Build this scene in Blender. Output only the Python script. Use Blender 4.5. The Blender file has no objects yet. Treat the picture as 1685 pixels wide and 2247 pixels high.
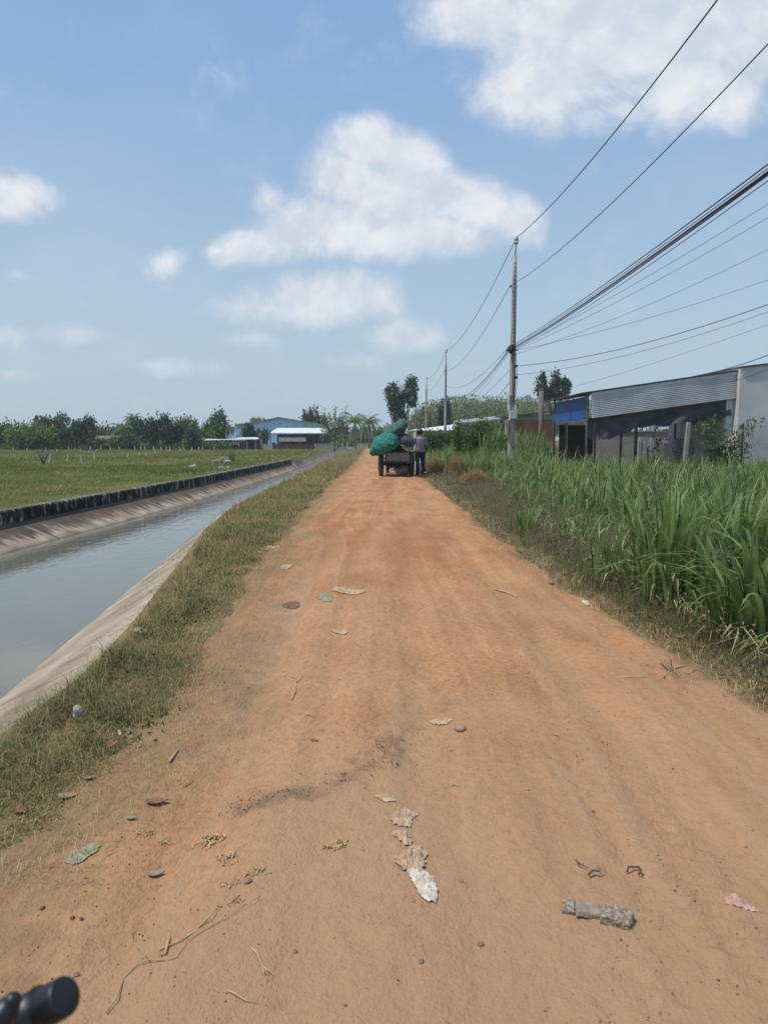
import bpy, bmesh, math, random
import numpy as np
from mathutils import Vector, Matrix, Euler
random.seed(7); RNG = np.random.default_rng(7)
R = math.radians
scene = bpy.context.scene
COL = scene.collection

# ------------------------------------------------------------------ camera
F, CX, CY, HZ, EYE = 1558., 842.5, 1123.5, 965., 1.35      # focal length and horizon in photo pixels, eye height in metres
PITCH = math.atan((CY - HZ) / F); CP, SP = math.cos(PITCH), math.sin(PITCH)
cam = bpy.data.cameras.new('camera'); camo = bpy.data.objects.new('camera', cam); COL.objects.link(camo)
camo.location = (0, 0, EYE); camo.rotation_euler = (R(90) - PITCH, 0, 0)
cam.sensor_fit = 'VERTICAL'; cam.sensor_height = 36; cam.lens = 36 * F / 2247; cam.clip_start = .02; cam.clip_end = 5000
cam.dof.use_dof = True; cam.dof.focus_distance = 5.5; cam.dof.aperture_fstop = 7.5
scene.camera = camo

def ray(px, py):
    a, b = (px - CX) / F, (CY - py) / F
    return a, CP + b * SP, -SP + b * CP
def G(px, py, z=0.):                       # a spot on the ground seen at that pixel of the photo
    x, y, w = ray(px, py); t = (z - EYE) / w
    return Vector((x * t, y * t, z))
def P(px, py, Y):                          # a spot at distance Y
    x, y, w = ray(px, py); t = Y / y
    return Vector((x * t, Y, EYE + w * t))

# ------------------------------------------------------------------ light
SUN_EL, SUN_AZ = R(64), R(-106)             # azimuth from +Y, negative to the left
world = bpy.data.worlds.new('World'); scene.world = world; world.use_nodes = True
sun = bpy.data.lights.new('sun', 'SUN'); sun.energy = 3.5; sun.angle = R(1.8); sun.color = (1, .945, .85)
suno = bpy.data.objects.new('sun', sun); COL.objects.link(suno)
sd = Vector((math.sin(SUN_AZ) * math.cos(SUN_EL), math.cos(SUN_AZ) * math.cos(SUN_EL), math.sin(SUN_EL)))
suno.rotation_euler = sd.to_track_quat('Z', 'Y').to_euler()
scene.view_settings.view_transform = 'Standard'; scene.view_settings.look = 'None'
scene.view_settings.exposure = .08; scene.view_settings.gamma = 1
scene.cycles.max_bounces = 6; scene.cycles.transparent_max_bounces = 8

def build_sky():
    nt = world.node_tree; N = nt.nodes; L = nt.links; N.clear()
    def node(t, **k):
        n = N.new(t)
        for a, v in k.items(): setattr(n, a, v)
        return n
    def math_(op, a, b=None, c=None, clamp=False):
        n = node('ShaderNodeMath', operation=op, use_clamp=clamp)
        for i, v in enumerate((a, b, c)):
            if v is None: continue
            if isinstance(v, (int, float)): n.inputs[i].default_value = v
            else: L.new(v, n.inputs[i])
        return n.outputs[0]
    sky = node('ShaderNodeTexSky', sky_type='NISHITA', sun_disc=False, sun_elevation=SUN_EL, sun_rotation=SUN_AZ,
               air_density=1.0, dust_density=2.2, ozone_density=1.4, altitude=0)
    hs = node('ShaderNodeHueSaturation'); hs.inputs['Saturation'].default_value = .90; hs.inputs['Value'].default_value = 1.0
    L.new(sky.outputs[0], hs.inputs['Color'])
    tc = node('ShaderNodeTexCoord'); sep = node('ShaderNodeSeparateXYZ'); L.new(tc.outputs['Generated'], sep.inputs[0])
    yy = math_('MAXIMUM', sep.outputs[1], .02)
    u = math_('DIVIDE', sep.outputs[0], yy); v = math_('DIVIDE', sep.outputs[2], yy)
    uv = node('ShaderNodeCombineXYZ'); L.new(u, uv.inputs[0]); L.new(v, uv.inputs[1])
    # low haze: paler towards the horizon
    hz = node('ShaderNodeMapRange', interpolation_type='SMOOTHERSTEP'); hz.inputs['From Min'].default_value = -.02; hz.inputs['From Max'].default_value = .62
    hz.inputs['To Min'].default_value = 0; hz.inputs['To Max'].default_value = 1; L.new(sep.outputs[2], hz.inputs[0])
    air = node('ShaderNodeMix', data_type='RGBA'); L.new(hz.outputs[0], air.inputs[0])
    air.inputs[6].default_value = tuple(c / .1 for c in SKY_HAZE) + (1,); air.inputs[7].default_value = tuple(c / .1 for c in SKY_TOP) + (1,)
    hm = node('ShaderNodeMix', data_type='RGBA'); hm.inputs[0].default_value = .84; L.new(hs.outputs[0], hm.inputs[6]); L.new(air.outputs[2], hm.inputs[7])
    # clouds: soft ellipses in the direction (x/y, z/y) broken up by noise
    wn = node('ShaderNodeTexNoise'); wn.inputs['Scale'].default_value = 3.2; wn.inputs['Detail'].default_value = 3
    L.new(uv.outputs[0], wn.inputs['Vector'])
    wsub = node('ShaderNodeVectorMath', operation='SUBTRACT'); L.new(wn.outputs['Color'], wsub.inputs[0]); wsub.inputs[1].default_value = (.5, .5, .5)
    wsc = node('ShaderNodeVectorMath', operation='SCALE'); L.new(wsub.outputs[0], wsc.inputs[0]); wsc.inputs['Scale'].default_value = .055
    wadd = node('ShaderNodeVectorMath', operation='ADD'); L.new(uv.outputs[0], wadd.inputs[0]); L.new(wsc.outputs[0], wadd.inputs[1])
    total = None
    for (px, py, rx, ry, ang, w) in CLOUDS:
        x, y, z = ray(px, py)
        mp = node('ShaderNodeMapping', vector_type='TEXTURE')
        mp.inputs['Location'].default_value = (x / y, z / y, 0); mp.inputs['Rotation'].default_value = (0, 0, R(ang))
        mp.inputs['Scale'].default_value = (rx / F / y, ry / F / y / y, 1)
        g = node('ShaderNodeTexGradient', gradient_type='SPHERICAL')
        L.new(wadd.outputs[0], mp.inputs['Vector']); L.new(mp.outputs[0], g.inputs[0])
        o = math_('MULTIPLY', g.outputs['Fac'], w)
        total = o if total is None else math_('SMOOTH_MAX', total, o, .12)
    n1 = node('ShaderNodeTexNoise'); n1.inputs['Scale'].default_value = 7.5; n1.inputs['Detail'].default_value = 9; n1.inputs['Roughness'].default_value = .66
    n1.inputs['Distortion'].default_value = .25; L.new(uv.outputs[0], n1.inputs['Vector'])
    n2 = node('ShaderNodeTexNoise'); n2.inputs['Scale'].default_value = 2.2; n2.inputs['Detail'].default_value = 4
    L.new(uv.outputs[0], n2.inputs['Vector'])
    dens = math_('ADD', total, math_('MULTIPLY', math_('SUBTRACT', n1.outputs['Fac'], .5), 1.15))
    mr = node('ShaderNodeMapRange', interpolation_type='SMOOTHSTEP'); mr.inputs['From Min'].default_value = .09; mr.inputs['From Max'].default_value = .74
    L.new(dens, mr.inputs[0])
    front = node('ShaderNodeMapRange'); front.inputs['From Min'].default_value = .05; front.inputs['From Max'].default_value = .2; L.new(sep.outputs[1], front.inputs[0])
    mask = math_('MULTIPLY', mr.outputs[0], front.outputs[0])
    fade = node('ShaderNodeMapRange'); fade.inputs['From Min'].default_value = .02; fade.inputs['From Max'].default_value = .28
    fade.inputs['To Min'].default_value = .5; fade.inputs['To Max'].default_value = .92; L.new(v, fade.inputs[0])
    mask = math_('MULTIPLY', mask, fade.outputs[0])
    # thin veil
    vn = node('ShaderNodeMapRange', interpolation_type='SMOOTHSTEP'); vn.inputs['From Min'].default_value = .45; vn.inputs['From Max'].default_value = .8; vn.inputs['To Max'].default_value = .14
    L.new(n2.outputs['Fac'], vn.inputs[0]); mask = math_('MAXIMUM', mask, math_('MULTIPLY', vn.outputs[0], front.outputs[0]))
    # cloud light: brighter where the cloud is thick, greyer undersides
    n3 = node('ShaderNodeTexNoise'); n3.inputs['Scale'].default_value = 7.5; n3.inputs['Detail'].default_value = 4; n3.inputs['Roughness'].default_value = .5; n3.inputs['Distortion'].default_value = .25
    off = node('ShaderNodeVectorMath', operation='ADD'); L.new(uv.outputs[0], off.inputs[0]); off.inputs[1].default_value = (-.012, .03, 0)
    L.new(off.outputs[0], n3.inputs['Vector'])
    dif = math_('SUBTRACT', n1.outputs['Fac'], n3.outputs['Fac'])
    cr = node('ShaderNodeMapRange', interpolation_type='SMOOTHSTEP'); cr.inputs['From Min'].default_value = -.16; cr.inputs['From Max'].default_value = .16; L.new(dif, cr.inputs[0])
    cm = node('ShaderNodeMix', data_type='RGBA'); L.new(cr.outputs[0], cm.inputs[0])
    cm.inputs[6].default_value = (6.0, 6.6, 7.4, 1); cm.inputs[7].default_value = (8.1, 8.3, 8.5, 1)
    mix = node('ShaderNodeMix', data_type='RGBA'); L.new(mask, mix.inputs[0]); L.new(hm.outputs[2], mix.inputs[6]); L.new(cm.outputs[2], mix.inputs[7])
    bg = node('ShaderNodeBackground'); bg.inputs['Strength'].default_value = .1; L.new(mix.outputs[2], bg.inputs[0])
    out = node('ShaderNodeOutputWorld'); L.new(bg.outputs[0], out.inputs[0])
SKY_HAZE = (.455, .60, .71); SKY_TOP = (.235, .415, .715)
CLOUDS = [  # photo pixel, half width, half height (pixels), turn, weight
    (800, 320, 125, 110, 0, 1.1), (760, 400, 140, 120, 0, 1.0), (900, 360, 150, 110, -25, 1.1), (870, 440, 260, 110, 0, 1.2), (1010, 440, 210, 95, -18, 1.15), (730, 500, 260, 90, 8, 1.15), (900, 520, 300, 80, 0, 1.05), (570, 550, 160, 65, 8, 1.05), (480, 560, 60, 40, 0, .7),
    (1140, 490, 90, 80, -40, .95), (1180, 520, 40, 60, 0, .6), (590, 455, 60, 60, 20, .6),
    (690, 655, 250, 90, 8, 1.05), (790, 640, 140, 75, -20, .95), (570, 680, 160, 65, 0, .7),
    (1350, 60, 470, 270, 0, 1.3), (1220, 160, 280, 160, 10, 1.05), (1500, 190, 280, 170, 0, 1.05), (1050, 30, 210, 130, 0, 1.1), (1640, 60, 220, 220, 0, 1.05), (1360, 240, 300, 90, 0, .65), (960, 20, 120, 70, 0, .75),
    (20, 425, 150, 85, -8, 1.05), (110, 455, 50, 40, 0, .5), (380, 580, 75, 45, 15, .65), (50, 595, 65, 40, 0, .5), (180, 730, 160, 42, 0, .65), (20, 740, 95, 55, 0, .55),
    (380, 800, 160, 42, 0, .6), (880, 735, 140, 60, 0, .85), (560, 745, 130, 34, 0, .45), (20, 825, 90, 30, 0, .45), (770, 790, 130, 44, 0, .45)]
build_sky()

# ------------------------------------------------------------------ helpers
def tag(o, label=None, cat=None, group=None, kind=None):
    if label: o['label'] = label
    if cat: o['category'] = cat
    if group: o['group'] = group
    if kind: o['kind'] = kind
    return o
def empty(name, loc, label, cat, group=None, rz=0.):
    o = bpy.data.objects.new(name, None); COL.objects.link(o); o.location = loc; o.rotation_euler = (0, 0, rz); o.empty_display_size = .1
    return tag(o, label, cat, group)
def link(name, me, m, parent=None, smooth=False):
    o = bpy.data.objects.new(name, me); COL.objects.link(o)
    for x in (m if isinstance(m, (list, tuple)) else [m]): me.materials.append(x)
    if smooth: me.polygons.foreach_set('use_smooth', np.ones(len(me.polygons), dtype=bool))
    if parent: o.parent = parent
    return o
def mesh_np(name, V, T, attrs=None):       # V (n,3); T (m,3) or (m,4)
    V = np.ascontiguousarray(V, dtype=np.float32); T = np.ascontiguousarray(T, dtype=np.int32)
    k = T.shape[1]; me = bpy.data.meshes.new(name)
    me.vertices.add(len(V)); me.vertices.foreach_set('co', V.ravel())
    me.loops.add(T.size); me.loops.foreach_set('vertex_index', T.ravel())
    me.polygons.add(len(T)); me.polygons.foreach_set('loop_start', np.arange(0, T.size, k, dtype=np.int32))
    try: me.polygons.foreach_set('loop_total', np.full(len(T), k, dtype=np.int32))
    except Exception: pass
    for n, a in (attrs or {}).items():
        at = me.attributes.new(n, 'FLOAT', 'POINT'); at.data.foreach_set('value', np.ascontiguousarray(a, dtype=np.float32))
    me.update(calc_edges=True); me.validate()
    return me

class MB:                                   # collects simple shapes into one mesh
    def __init__(s): s.v = []; s.f = []
    def add(s, vs, fs):
        b = len(s.v); s.v += [tuple(x) for x in vs]; s.f += [tuple(i + b for i in f) for f in fs]; return s
    def box(s, c, d, rot=None, taper=1.):
        hx, hy, hz = d[0] / 2, d[1] / 2, d[2] / 2
        vs = [Vector((x * hx * (taper if z > 0 else 1), y * hy * (taper if z > 0 else 1), z * hz)) for z in (-1, 1) for y in (-1, 1) for x in (-1, 1)]
        if rot: m = Euler(rot).to_matrix(); vs = [m @ q for q in vs]
        c = Vector(c); vs = [q + c for q in vs]
        return s.add(vs, [(0, 2, 3, 1), (4, 5, 7, 6), (0, 1, 5, 4), (2, 6, 7, 3), (0, 4, 6, 2), (1, 3, 7, 5)])
    def tube(s, pts, rad, n=8, cap=True, flat=None, upv=None):
        pts = [Vector(p) for p in pts]; m = len(pts)
        if isinstance(rad, (int, float, tuple)): rad = [rad] * m
        vs = []; prev = None
        for i, p in enumerate(pts):
            t = (pts[min(i + 1, m - 1)] - pts[max(i - 1, 0)]).normalized()
            if prev is None:
                ref = Vector(upv) if upv else (Vector((0, 0, 1)) if abs(t.z) < .9 else Vector((0, 1, 0)))
                a = t.cross(ref).normalized()
            else:
                a = (prev - t * prev.dot(t)).normalized()
            prev = a; b = t.cross(a)
            r = rad[i]; ra, rb = (r if isinstance(r, tuple) else (r, r))
            for k in range(n):
                an = 2 * math.pi * k / n
                vs.append(p + a * (math.cos(an) * ra) + b * (math.sin(an) * rb))
        fs = [(i * n + k, i * n + (k + 1) % n, (i + 1) * n + (k + 1) % n, (i + 1) * n + k) for i in range(m - 1) for k in range(n)]
        if cap: fs += [tuple(range(n - 1, -1, -1)), tuple((m - 1) * n + k for k in range(n))]
        return s.add(vs, fs)
    def lathe(s, c, prof, n=16, axis='Z'):  # prof: (radius, height)
        c = Vector(c); vs = []
        for r, h in prof:
            for k in range(n):
                an = 2 * math.pi * k / n; q = (r * math.cos(an), r * math.sin(an), h)
                if axis == 'X': q = (q[2], q[0], q[1])
                elif axis == 'Y': q = (q[0], q[2], q[1])
                vs.append(Vector(q) + c)
        m = len(prof)
        fs = [(i * n + k, i * n + (k + 1) % n, (i + 1) * n + (k + 1) % n, (i + 1) * n + k) for i in range(m - 1) for k in range(n)]
        if prof[0][0] > 1e-4: fs.append(tuple(range(n - 1, -1, -1)))
        if prof[-1][0] > 1e-4: fs.append(tuple((m - 1) * n + k for k in range(n)))
        return s.add(vs, fs)
    def torus(s, c, R0, r, axis='X', n=28, k=8, flat=1.):
        c = Vector(c); vs = []
        for i in range(n):
            a = 2 * math.pi * i / n
            for j in range(k):
                b = 2 * math.pi * j / k; rr = R0 + r * math.cos(b); h = r * flat * math.sin(b)
                q = (rr * math.cos(a), rr * math.sin(a), h)
                if axis == 'X': q = (q[2], q[0], q[1])
                elif axis == 'Y': q = (q[0], q[2], q[1])
                vs.append(Vector(q) + c)
        return s.add(vs, [(i * k + j, ((i + 1) % n) * k + j, ((i + 1) % n) * k + (j + 1) % k, i * k + (j + 1) % k) for i in range(n) for j in range(k)])
    def ball(s, c, r, sub=2, rot=None):
        bm = bmesh.new(); bmesh.ops.create_icosphere(bm, subdivisions=sub, radius=1)
        r = r if isinstance(r, tuple) else (r, r, r); m = Euler(rot).to_matrix() if rot else Matrix.Identity(3)
        vs = [m @ Vector((q.co.x * r[0], q.co.y * r[1], q.co.z * r[2])) + Vector(c) for q in bm.verts]
        fs = [tuple(q.index for q in f.verts) for f in bm.faces]; bm.free()
        return s.add(vs, fs)
    def prism(s, poly, vec):                # flat outline pushed along vec
        n = len(poly); vec = Vector(vec); a = [Vector(q) for q in poly]; vs = a + [q + vec for q in a]
        return s.add(vs, [tuple(range(n - 1, -1, -1)), tuple(range(n, 2 * n))] + [(k, (k + 1) % n, n + (k + 1) % n, n + k) for k in range(n)])
    def grid(s, fn, nu, nv):                # fn(u, v) -> point
        vs = [fn(i / nu, j / nv) for j in range(nv + 1) for i in range(nu + 1)]
        return s.add(vs, [(j * (nu + 1) + i, j * (nu + 1) + i + 1, (j + 1) * (nu + 1) + i + 1, (j + 1) * (nu + 1) + i) for j in range(nv) for i in range(nu)])
    def build(s, name, m, parent=None, smooth=False, bevel=0., remesh=0., org=None):
        me = bpy.data.meshes.new(name)
        vs = s.v
        if org is not None: o_ = Vector(org); vs = [Vector(q) - o_ for q in vs]
        me.from_pydata(vs, [], s.f); me.update()
        bm = bmesh.new(); bm.from_mesh(me); bmesh.ops.recalc_face_normals(bm, faces=bm.faces)
        bm.to_mesh(me); bm.free()
        o = link(name, me, m, parent, smooth)
        if org is not None: o.location = org
        if remesh:
            md = o.modifiers.new('r', 'REMESH'); md.mode = 'VOXEL'; md.voxel_size = remesh
            sm = o.modifiers.new('s', 'SMOOTH'); sm.iterations = 5; sm.factor = .5
            bake(o); o.data.polygons.foreach_set('use_smooth', np.ones(len(o.data.polygons), dtype=bool))
        elif bevel:
            md = o.modifiers.new('b', 'BEVEL'); md.width = bevel; md.segments = 2; md.limit_method = 'ANGLE'; md.angle_limit = R(40)
        return o
def bake(o):
    dg = bpy.context.evaluated_depsgraph_get(); me = bpy.data.meshes.new_from_object(o.evaluated_get(dg))
    o.modifiers.clear(); o.data = me

_tab = RNG.random((256, 256))
def vnoise(x, y):
    xi = np.floor(x).astype(int); yi = np.floor(y).astype(int); fx = x - xi; fy = y - yi
    fx = fx * fx * (3 - 2 * fx); fy = fy * fy * (3 - 2 * fy)
    a = _tab[xi & 255, yi & 255]; b = _tab[(xi + 1) & 255, yi & 255]; c = _tab[xi & 255, (yi + 1) & 255]; d = _tab[(xi + 1) & 255, (yi + 1) & 255]
    return (a * (1 - fx) + b * fx) * (1 - fy) + (c * (1 - fx) + d * fx) * fy
def fbm(x, y, o=4, g=.5):
    x = np.asarray(x, float); y = np.asarray(y, float); s = 0; a = 1; t = 0
    for k in range(o): s = s + a * vnoise(x + 17.3 * k, y + 9.1 * k); t += a; a *= g; x = x * 2.03; y = y * 2.03
    return s / t - .5
def bumpy(o, amp, sc, seed=0.):             # roughen a mesh along its normals
    me = o.data; n = len(me.vertices); co = np.empty(n * 3, np.float32); no = np.empty(n * 3, np.float32)
    me.vertices.foreach_get('co', co); me.vertices.foreach_get('normal', no); co = co.reshape(-1, 3); no = no.reshape(-1, 3)
    d = fbm(co[:, 0] * sc + seed + co[:, 2] * sc * .7, co[:, 1] * sc + seed * 2 - co[:, 2] * sc * .8, 4)
    co += no * (d * 2 * amp)[:, None]; me.vertices.foreach_set('co', co.ravel()); me.update()

# ------------------------------------------------------------------ materials
MATS = {}
def newmat(name):
    m = bpy.data.materials.new(name); m.use_nodes = True; nt = m.node_tree; b = nt.nodes['Principled BSDF']
    MATS[name] = m
    return m, nt, nt.nodes, nt.links, b
def mat(name, c, c2=None, rough=.8, scale=6., metal=0., bump=0., bscale=None, stretch=(1, 1, 1), spec=.5, detail=6, lo=.35, hi=.65):
    m, nt, N, L, b = newmat(name)
    b.inputs['Roughness'].default_value = rough; b.inputs['Metallic'].default_value = metal; b.inputs['Specular IOR Level'].default_value = spec
    tc = N.new('ShaderNodeTexCoord'); mp = N.new('ShaderNodeMapping'); mp.inputs['Scale'].default_value = stretch
    L.new(tc.outputs['Object'], mp.inputs[0])
    if c2 is None: c2 = tuple(x * .75 for x in c)
    n = N.new('ShaderNodeTexNoise'); n.inputs['Scale'].default_value = scale; n.inputs['Detail'].default_value = detail; L.new(mp.outputs[0], n.inputs['Vector'])
    r = N.new('ShaderNodeValToRGB'); r.color_ramp.elements[0].position = lo; r.color_ramp.elements[1].position = hi
    r.color_ramp.elements[0].color = (*c2, 1); r.color_ramp.elements[1].color = (*c, 1)
    L.new(n.outputs['Fac'], r.inputs[0]); L.new(r.outputs[0], b.inputs['Base Color'])
    if bump:
        bn = N.new('ShaderNodeTexNoise'); bn.inputs['Scale'].default_value = bscale or scale * 6; bn.inputs['Detail'].default_value = 5; L.new(mp.outputs[0], bn.inputs['Vector'])
        bu = N.new('ShaderNodeBump'); bu.inputs['Strength'].default_value = bump; bu.inputs['Distance'].default_value = .02
        L.new(bn.outputs['Fac'], bu.inputs['Height']); L.new(bu.outputs[0], b.inputs['Normal'])
    return m
def leafmat(name, cols, trans=.3, rough=.6, spec=.25, k=2.1):   # colour from the per-leaf attribute 'shade'
    m, nt, N, L, b = newmat(name)
    at = N.new('ShaderNodeAttribute'); at.attribute_name = 'shade'
    r = N.new('ShaderNodeValToRGB'); e = r.color_ramp.elements
    for i, c in enumerate(cols):
        pos = i / (len(cols) - 1)
        if i == 0: el = e[0]
        elif i == len(cols) - 1: el = e[len(e) - 1]
        else: el = e.new(pos)
        el.position = pos; el.color = (c[0] * k, c[1] * k, c[2] * k, 1)
    L.new(at.outputs['Fac'], r.inputs[0]); L.new(r.outputs[0], b.inputs['Base Color'])
    b.inputs['Roughness'].default_value = rough; b.inputs['Specular IOR Level'].default_value = spec
    tr = N.new('ShaderNodeBsdfTranslucent'); hs = N.new('ShaderNodeHueSaturation'); hs.inputs['Value'].default_value = 1.25; L.new(r.outputs[0], hs.inputs['Color']); L.new(hs.outputs[0], tr.inputs[0])
    mx = N.new('ShaderNodeMixShader'); mx.inputs[0].default_value = trans
    L.new(b.outputs[0], mx.inputs[1]); L.new(tr.outputs[0], mx.inputs[2]); L.new(mx.outputs[0], N['Material Output'].inputs[0])
    return m

M_leaf_dark = leafmat('leaf dark', [(.012, .022, .012), (.022, .042, .018), (.045, .075, .028)], .2)
M_leaf_mid = leafmat('leaf mid', [(.022, .040, .014), (.045, .08, .022), (.09, .135, .038)], .28)
M_leaf_bright = leafmat('leaf bright', [(.03, .055, .012), (.07, .115, .02), (.13, .18, .04)], .3)
M_leaf_olive = leafmat('leaf olive', [(.04, .052, .024), (.085, .105, .045), (.15, .17, .075)], .28)
M_leaf_rust = leafmat('leaf rust', [(.03, .028, .014), (.06, .058, .026), (.11, .095, .045)], .22)
M_leaf_blue = leafmat('leaf bluish', [(.018, .032, .022), (.035, .06, .036), (.07, .1, .055)], .22)
M_leaf_wood = leafmat('leaf rubber wood', [(.05, .062, .032), (.098, .118, .055), (.155, .17, .085)], .28)
M_palm = leafmat('palm frond', [(.03, .05, .018), (.065, .095, .03), (.12, .14, .055)], .25, .45)
M_cane = leafmat('cane leaf', [(.035, .058, .014), (.075, .115, .030), (.12, .17, .052), (.20, .22, .09)], .34, .5, .35, 1.55)
M_cane_dry = leafmat('cane dry', [(.10, .085, .04), (.21, .175, .09), (.32, .27, .15)], .25, .6)
M_verge = leafmat('verge grass', [(.05, .065, .02), (.088, .10, .032), (.16, .14, .06), (.30, .24, .12)], .22, .7, .15, 1.35)
M_field = leafmat('field grass', [(.062, .080, .018), (.105, .120, .03), (.165, .160, .058), (.26, .215, .11)], .3, .65, .2, 1.45)
M_weed = leafmat('weed leaf', [(.03, .042, .016), (.065, .075, .03), (.12, .11, .055), (.24, .20, .12)], .25, .7, .15, 1.6)
M_brush = leafmat('dry brush', [(.09, .065, .03), (.18, .125, .06), (.27, .20, .11)], .25, .8, .1, 1.9)
M_bark = mat('bark', (.16, .13, .10), (.07, .055, .04), .9, 9, bump=.6, stretch=(3, 3, .6))
M_bark_pale = mat('bark pale', (.30, .27, .22), (.17, .15, .12), .9, 9, bump=.5)
M_conc = mat('concrete', (.36, .345, .31), (.22, .21, .19), .85, 5, bump=.35, stretch=(1, 1, .5))
M_pole = mat('pole concrete', (.42, .40, .36), (.27, .255, .23), .85, 4, bump=.3, stretch=(2, 2, .35))
M_post = mat('pale post', (.70, .66, .52), (.36, .33, .27), .85, 8)
M_greywall = mat('cement render', (.60, .60, .59), (.50, .50, .49), .9, 1.1, bump=.15, bscale=30, detail=8)
M_white = mat('white roof sheet', (.72, .73, .74), (.58, .58, .57), .5, 1.5)
M_whitewall = mat('pale wall', (.50, .49, .46), (.36, .35, .33), .85, 2)
M_black = mat('black plastic', (.012, .012, .014), (.008, .008, .009), .38, 20)
M_rubber = mat('rubber', (.022, .021, .02), (.05, .042, .034), .8, 12)
M_steel = mat('steel', (.22, .215, .21), (.12, .10, .085), .5, 14, metal=.7)
M_rust = mat('rusty iron', (.085, .06, .045), (.035, .03, .028), .75, 12, metal=.3, bump=.3)
M_wire = mat('wire', (.03, .03, .032), (.02, .02, .02), .6, 5)
M_wire_red = mat('red brown cable', (.06, .025, .025), (.03, .015, .015), .6, 5)
M_porc = mat('porcelain', (.45, .50, .48), (.35, .4, .38), .25, 5)
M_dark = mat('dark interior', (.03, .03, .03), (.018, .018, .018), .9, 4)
M_zinc = mat('zinc sheet', (.55, .56, .57), (.38, .37, .36), .48, 2.5, metal=.35, stretch=(1, 1, 2))
M_roofdark = mat('roof underside', (.10, .09, .085), (.055, .05, .045), .8, 4)
M_blue = mat('blue sheet', (.012, .10, .33), (.009, .07, .24), .5, 2)
M_straw = mat('straw', (.55, .42, .24), (.36, .26, .14), .8, 30)
M_husk = mat('dry husk', (.50, .34, .17), (.36, .22, .11), .85, 40, bump=.4, bscale=120)
M_film = mat('plastic film', (.50, .355, .225), (.36, .225, .125), .55, 25, bump=.5, bscale=60)
M_filmw = mat('white film', (.64, .58, .49), (.42, .36, .28), .45, 25, bump=.5, bscale=60)
M_filmg = mat('green film', (.30, .29, .17), (.19, .185, .11), .5, 30, bump=.5, bscale=60)
M_leafdry = mat('dead leaf', (.25, .13, .07), (.14, .07, .035), .7, 30)
M_leafpale = mat('pale dead leaf', (.36, .27, .17), (.22, .15, .09), .7, 30)
M_stone = mat('stone', (.24, .18, .14), (.13, .10, .08), .85, 40, bump=.6, bscale=90)
M_stonedark = mat('dark stone', (.22, .155, .11), (.14, .10, .075), .8, 40, bump=.5, bscale=90)
M_char = mat('charred scrap', (.12, .085, .06), (.06, .045, .035), .9, 40)
# ------------------------------------------------------------------ the lie of the land (plan curves, metres along the view)
def curve(*p):
    ys = [q[0] for q in p]; xs = [q[1] for q in p]
    return lambda y: np.interp(y, ys, xs)
lipX = curve((-20, -1.85), (3.2, -1.83), (4, -1.80), (5.2, -1.92), (8.55, -2.42), (10.9, -2.8), (14.6, -3.15), (24.5, -3.38), (44, -3.75), (89, -4.05), (160, -5.0), (400, -9))
nearW = curve((-20, -2.55), (4.9, -2.73), (7, -2.95), (12, -3.48), (18, -4.1), (24, -4.25), (41, -4.5), (89, -4.8), (160, -5.8), (400, -9.8))
farW = curve((-20, -6.35), (11.3, -6.2), (13.1, -6.12), (16.7, -5.88), (22, -5.66), (38, -5.5), (72, -5.7), (120, -6.1), (160, -6.8), (400, -10.8))
wallX = curve((-20, -7.1), (12.5, -6.86), (18, -6.55), (25, -6.32), (46, -6.02), (72, -6.3), (120, -6.8), (160, -7.5), (400, -11.5))
roadL = curve((-20, -1.3), (2.2, -1.22), (2.65, -1.06), (4.5, -1.16), (7.3, -1.29), (11.5, -1.43), (18.9, -1.58), (27, -1.62), (46, -1.72), (60, -2.0), (120, -3.1), (400, -7.6))
roadR = curve((-20, 2.7), (1, 2.5), (3.4, 1.92), (4.05, 1.85), (5.7, 1.66), (9, 1.52), (14.8, 1.48), (24.5, 1.3), (40, 1.2), (60, .75), (120, -.3), (400, -4.6))
caneX = curve((-20, 2.8), (3, 2.5), (4, 2.42), (5.4, 2.33), (8, 2.42), (10.3, 2.45), (16, 2.8), (20, 3.1), (28, 3.2), (42, 3.4), (90, 4))
WATER = -.5

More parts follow.
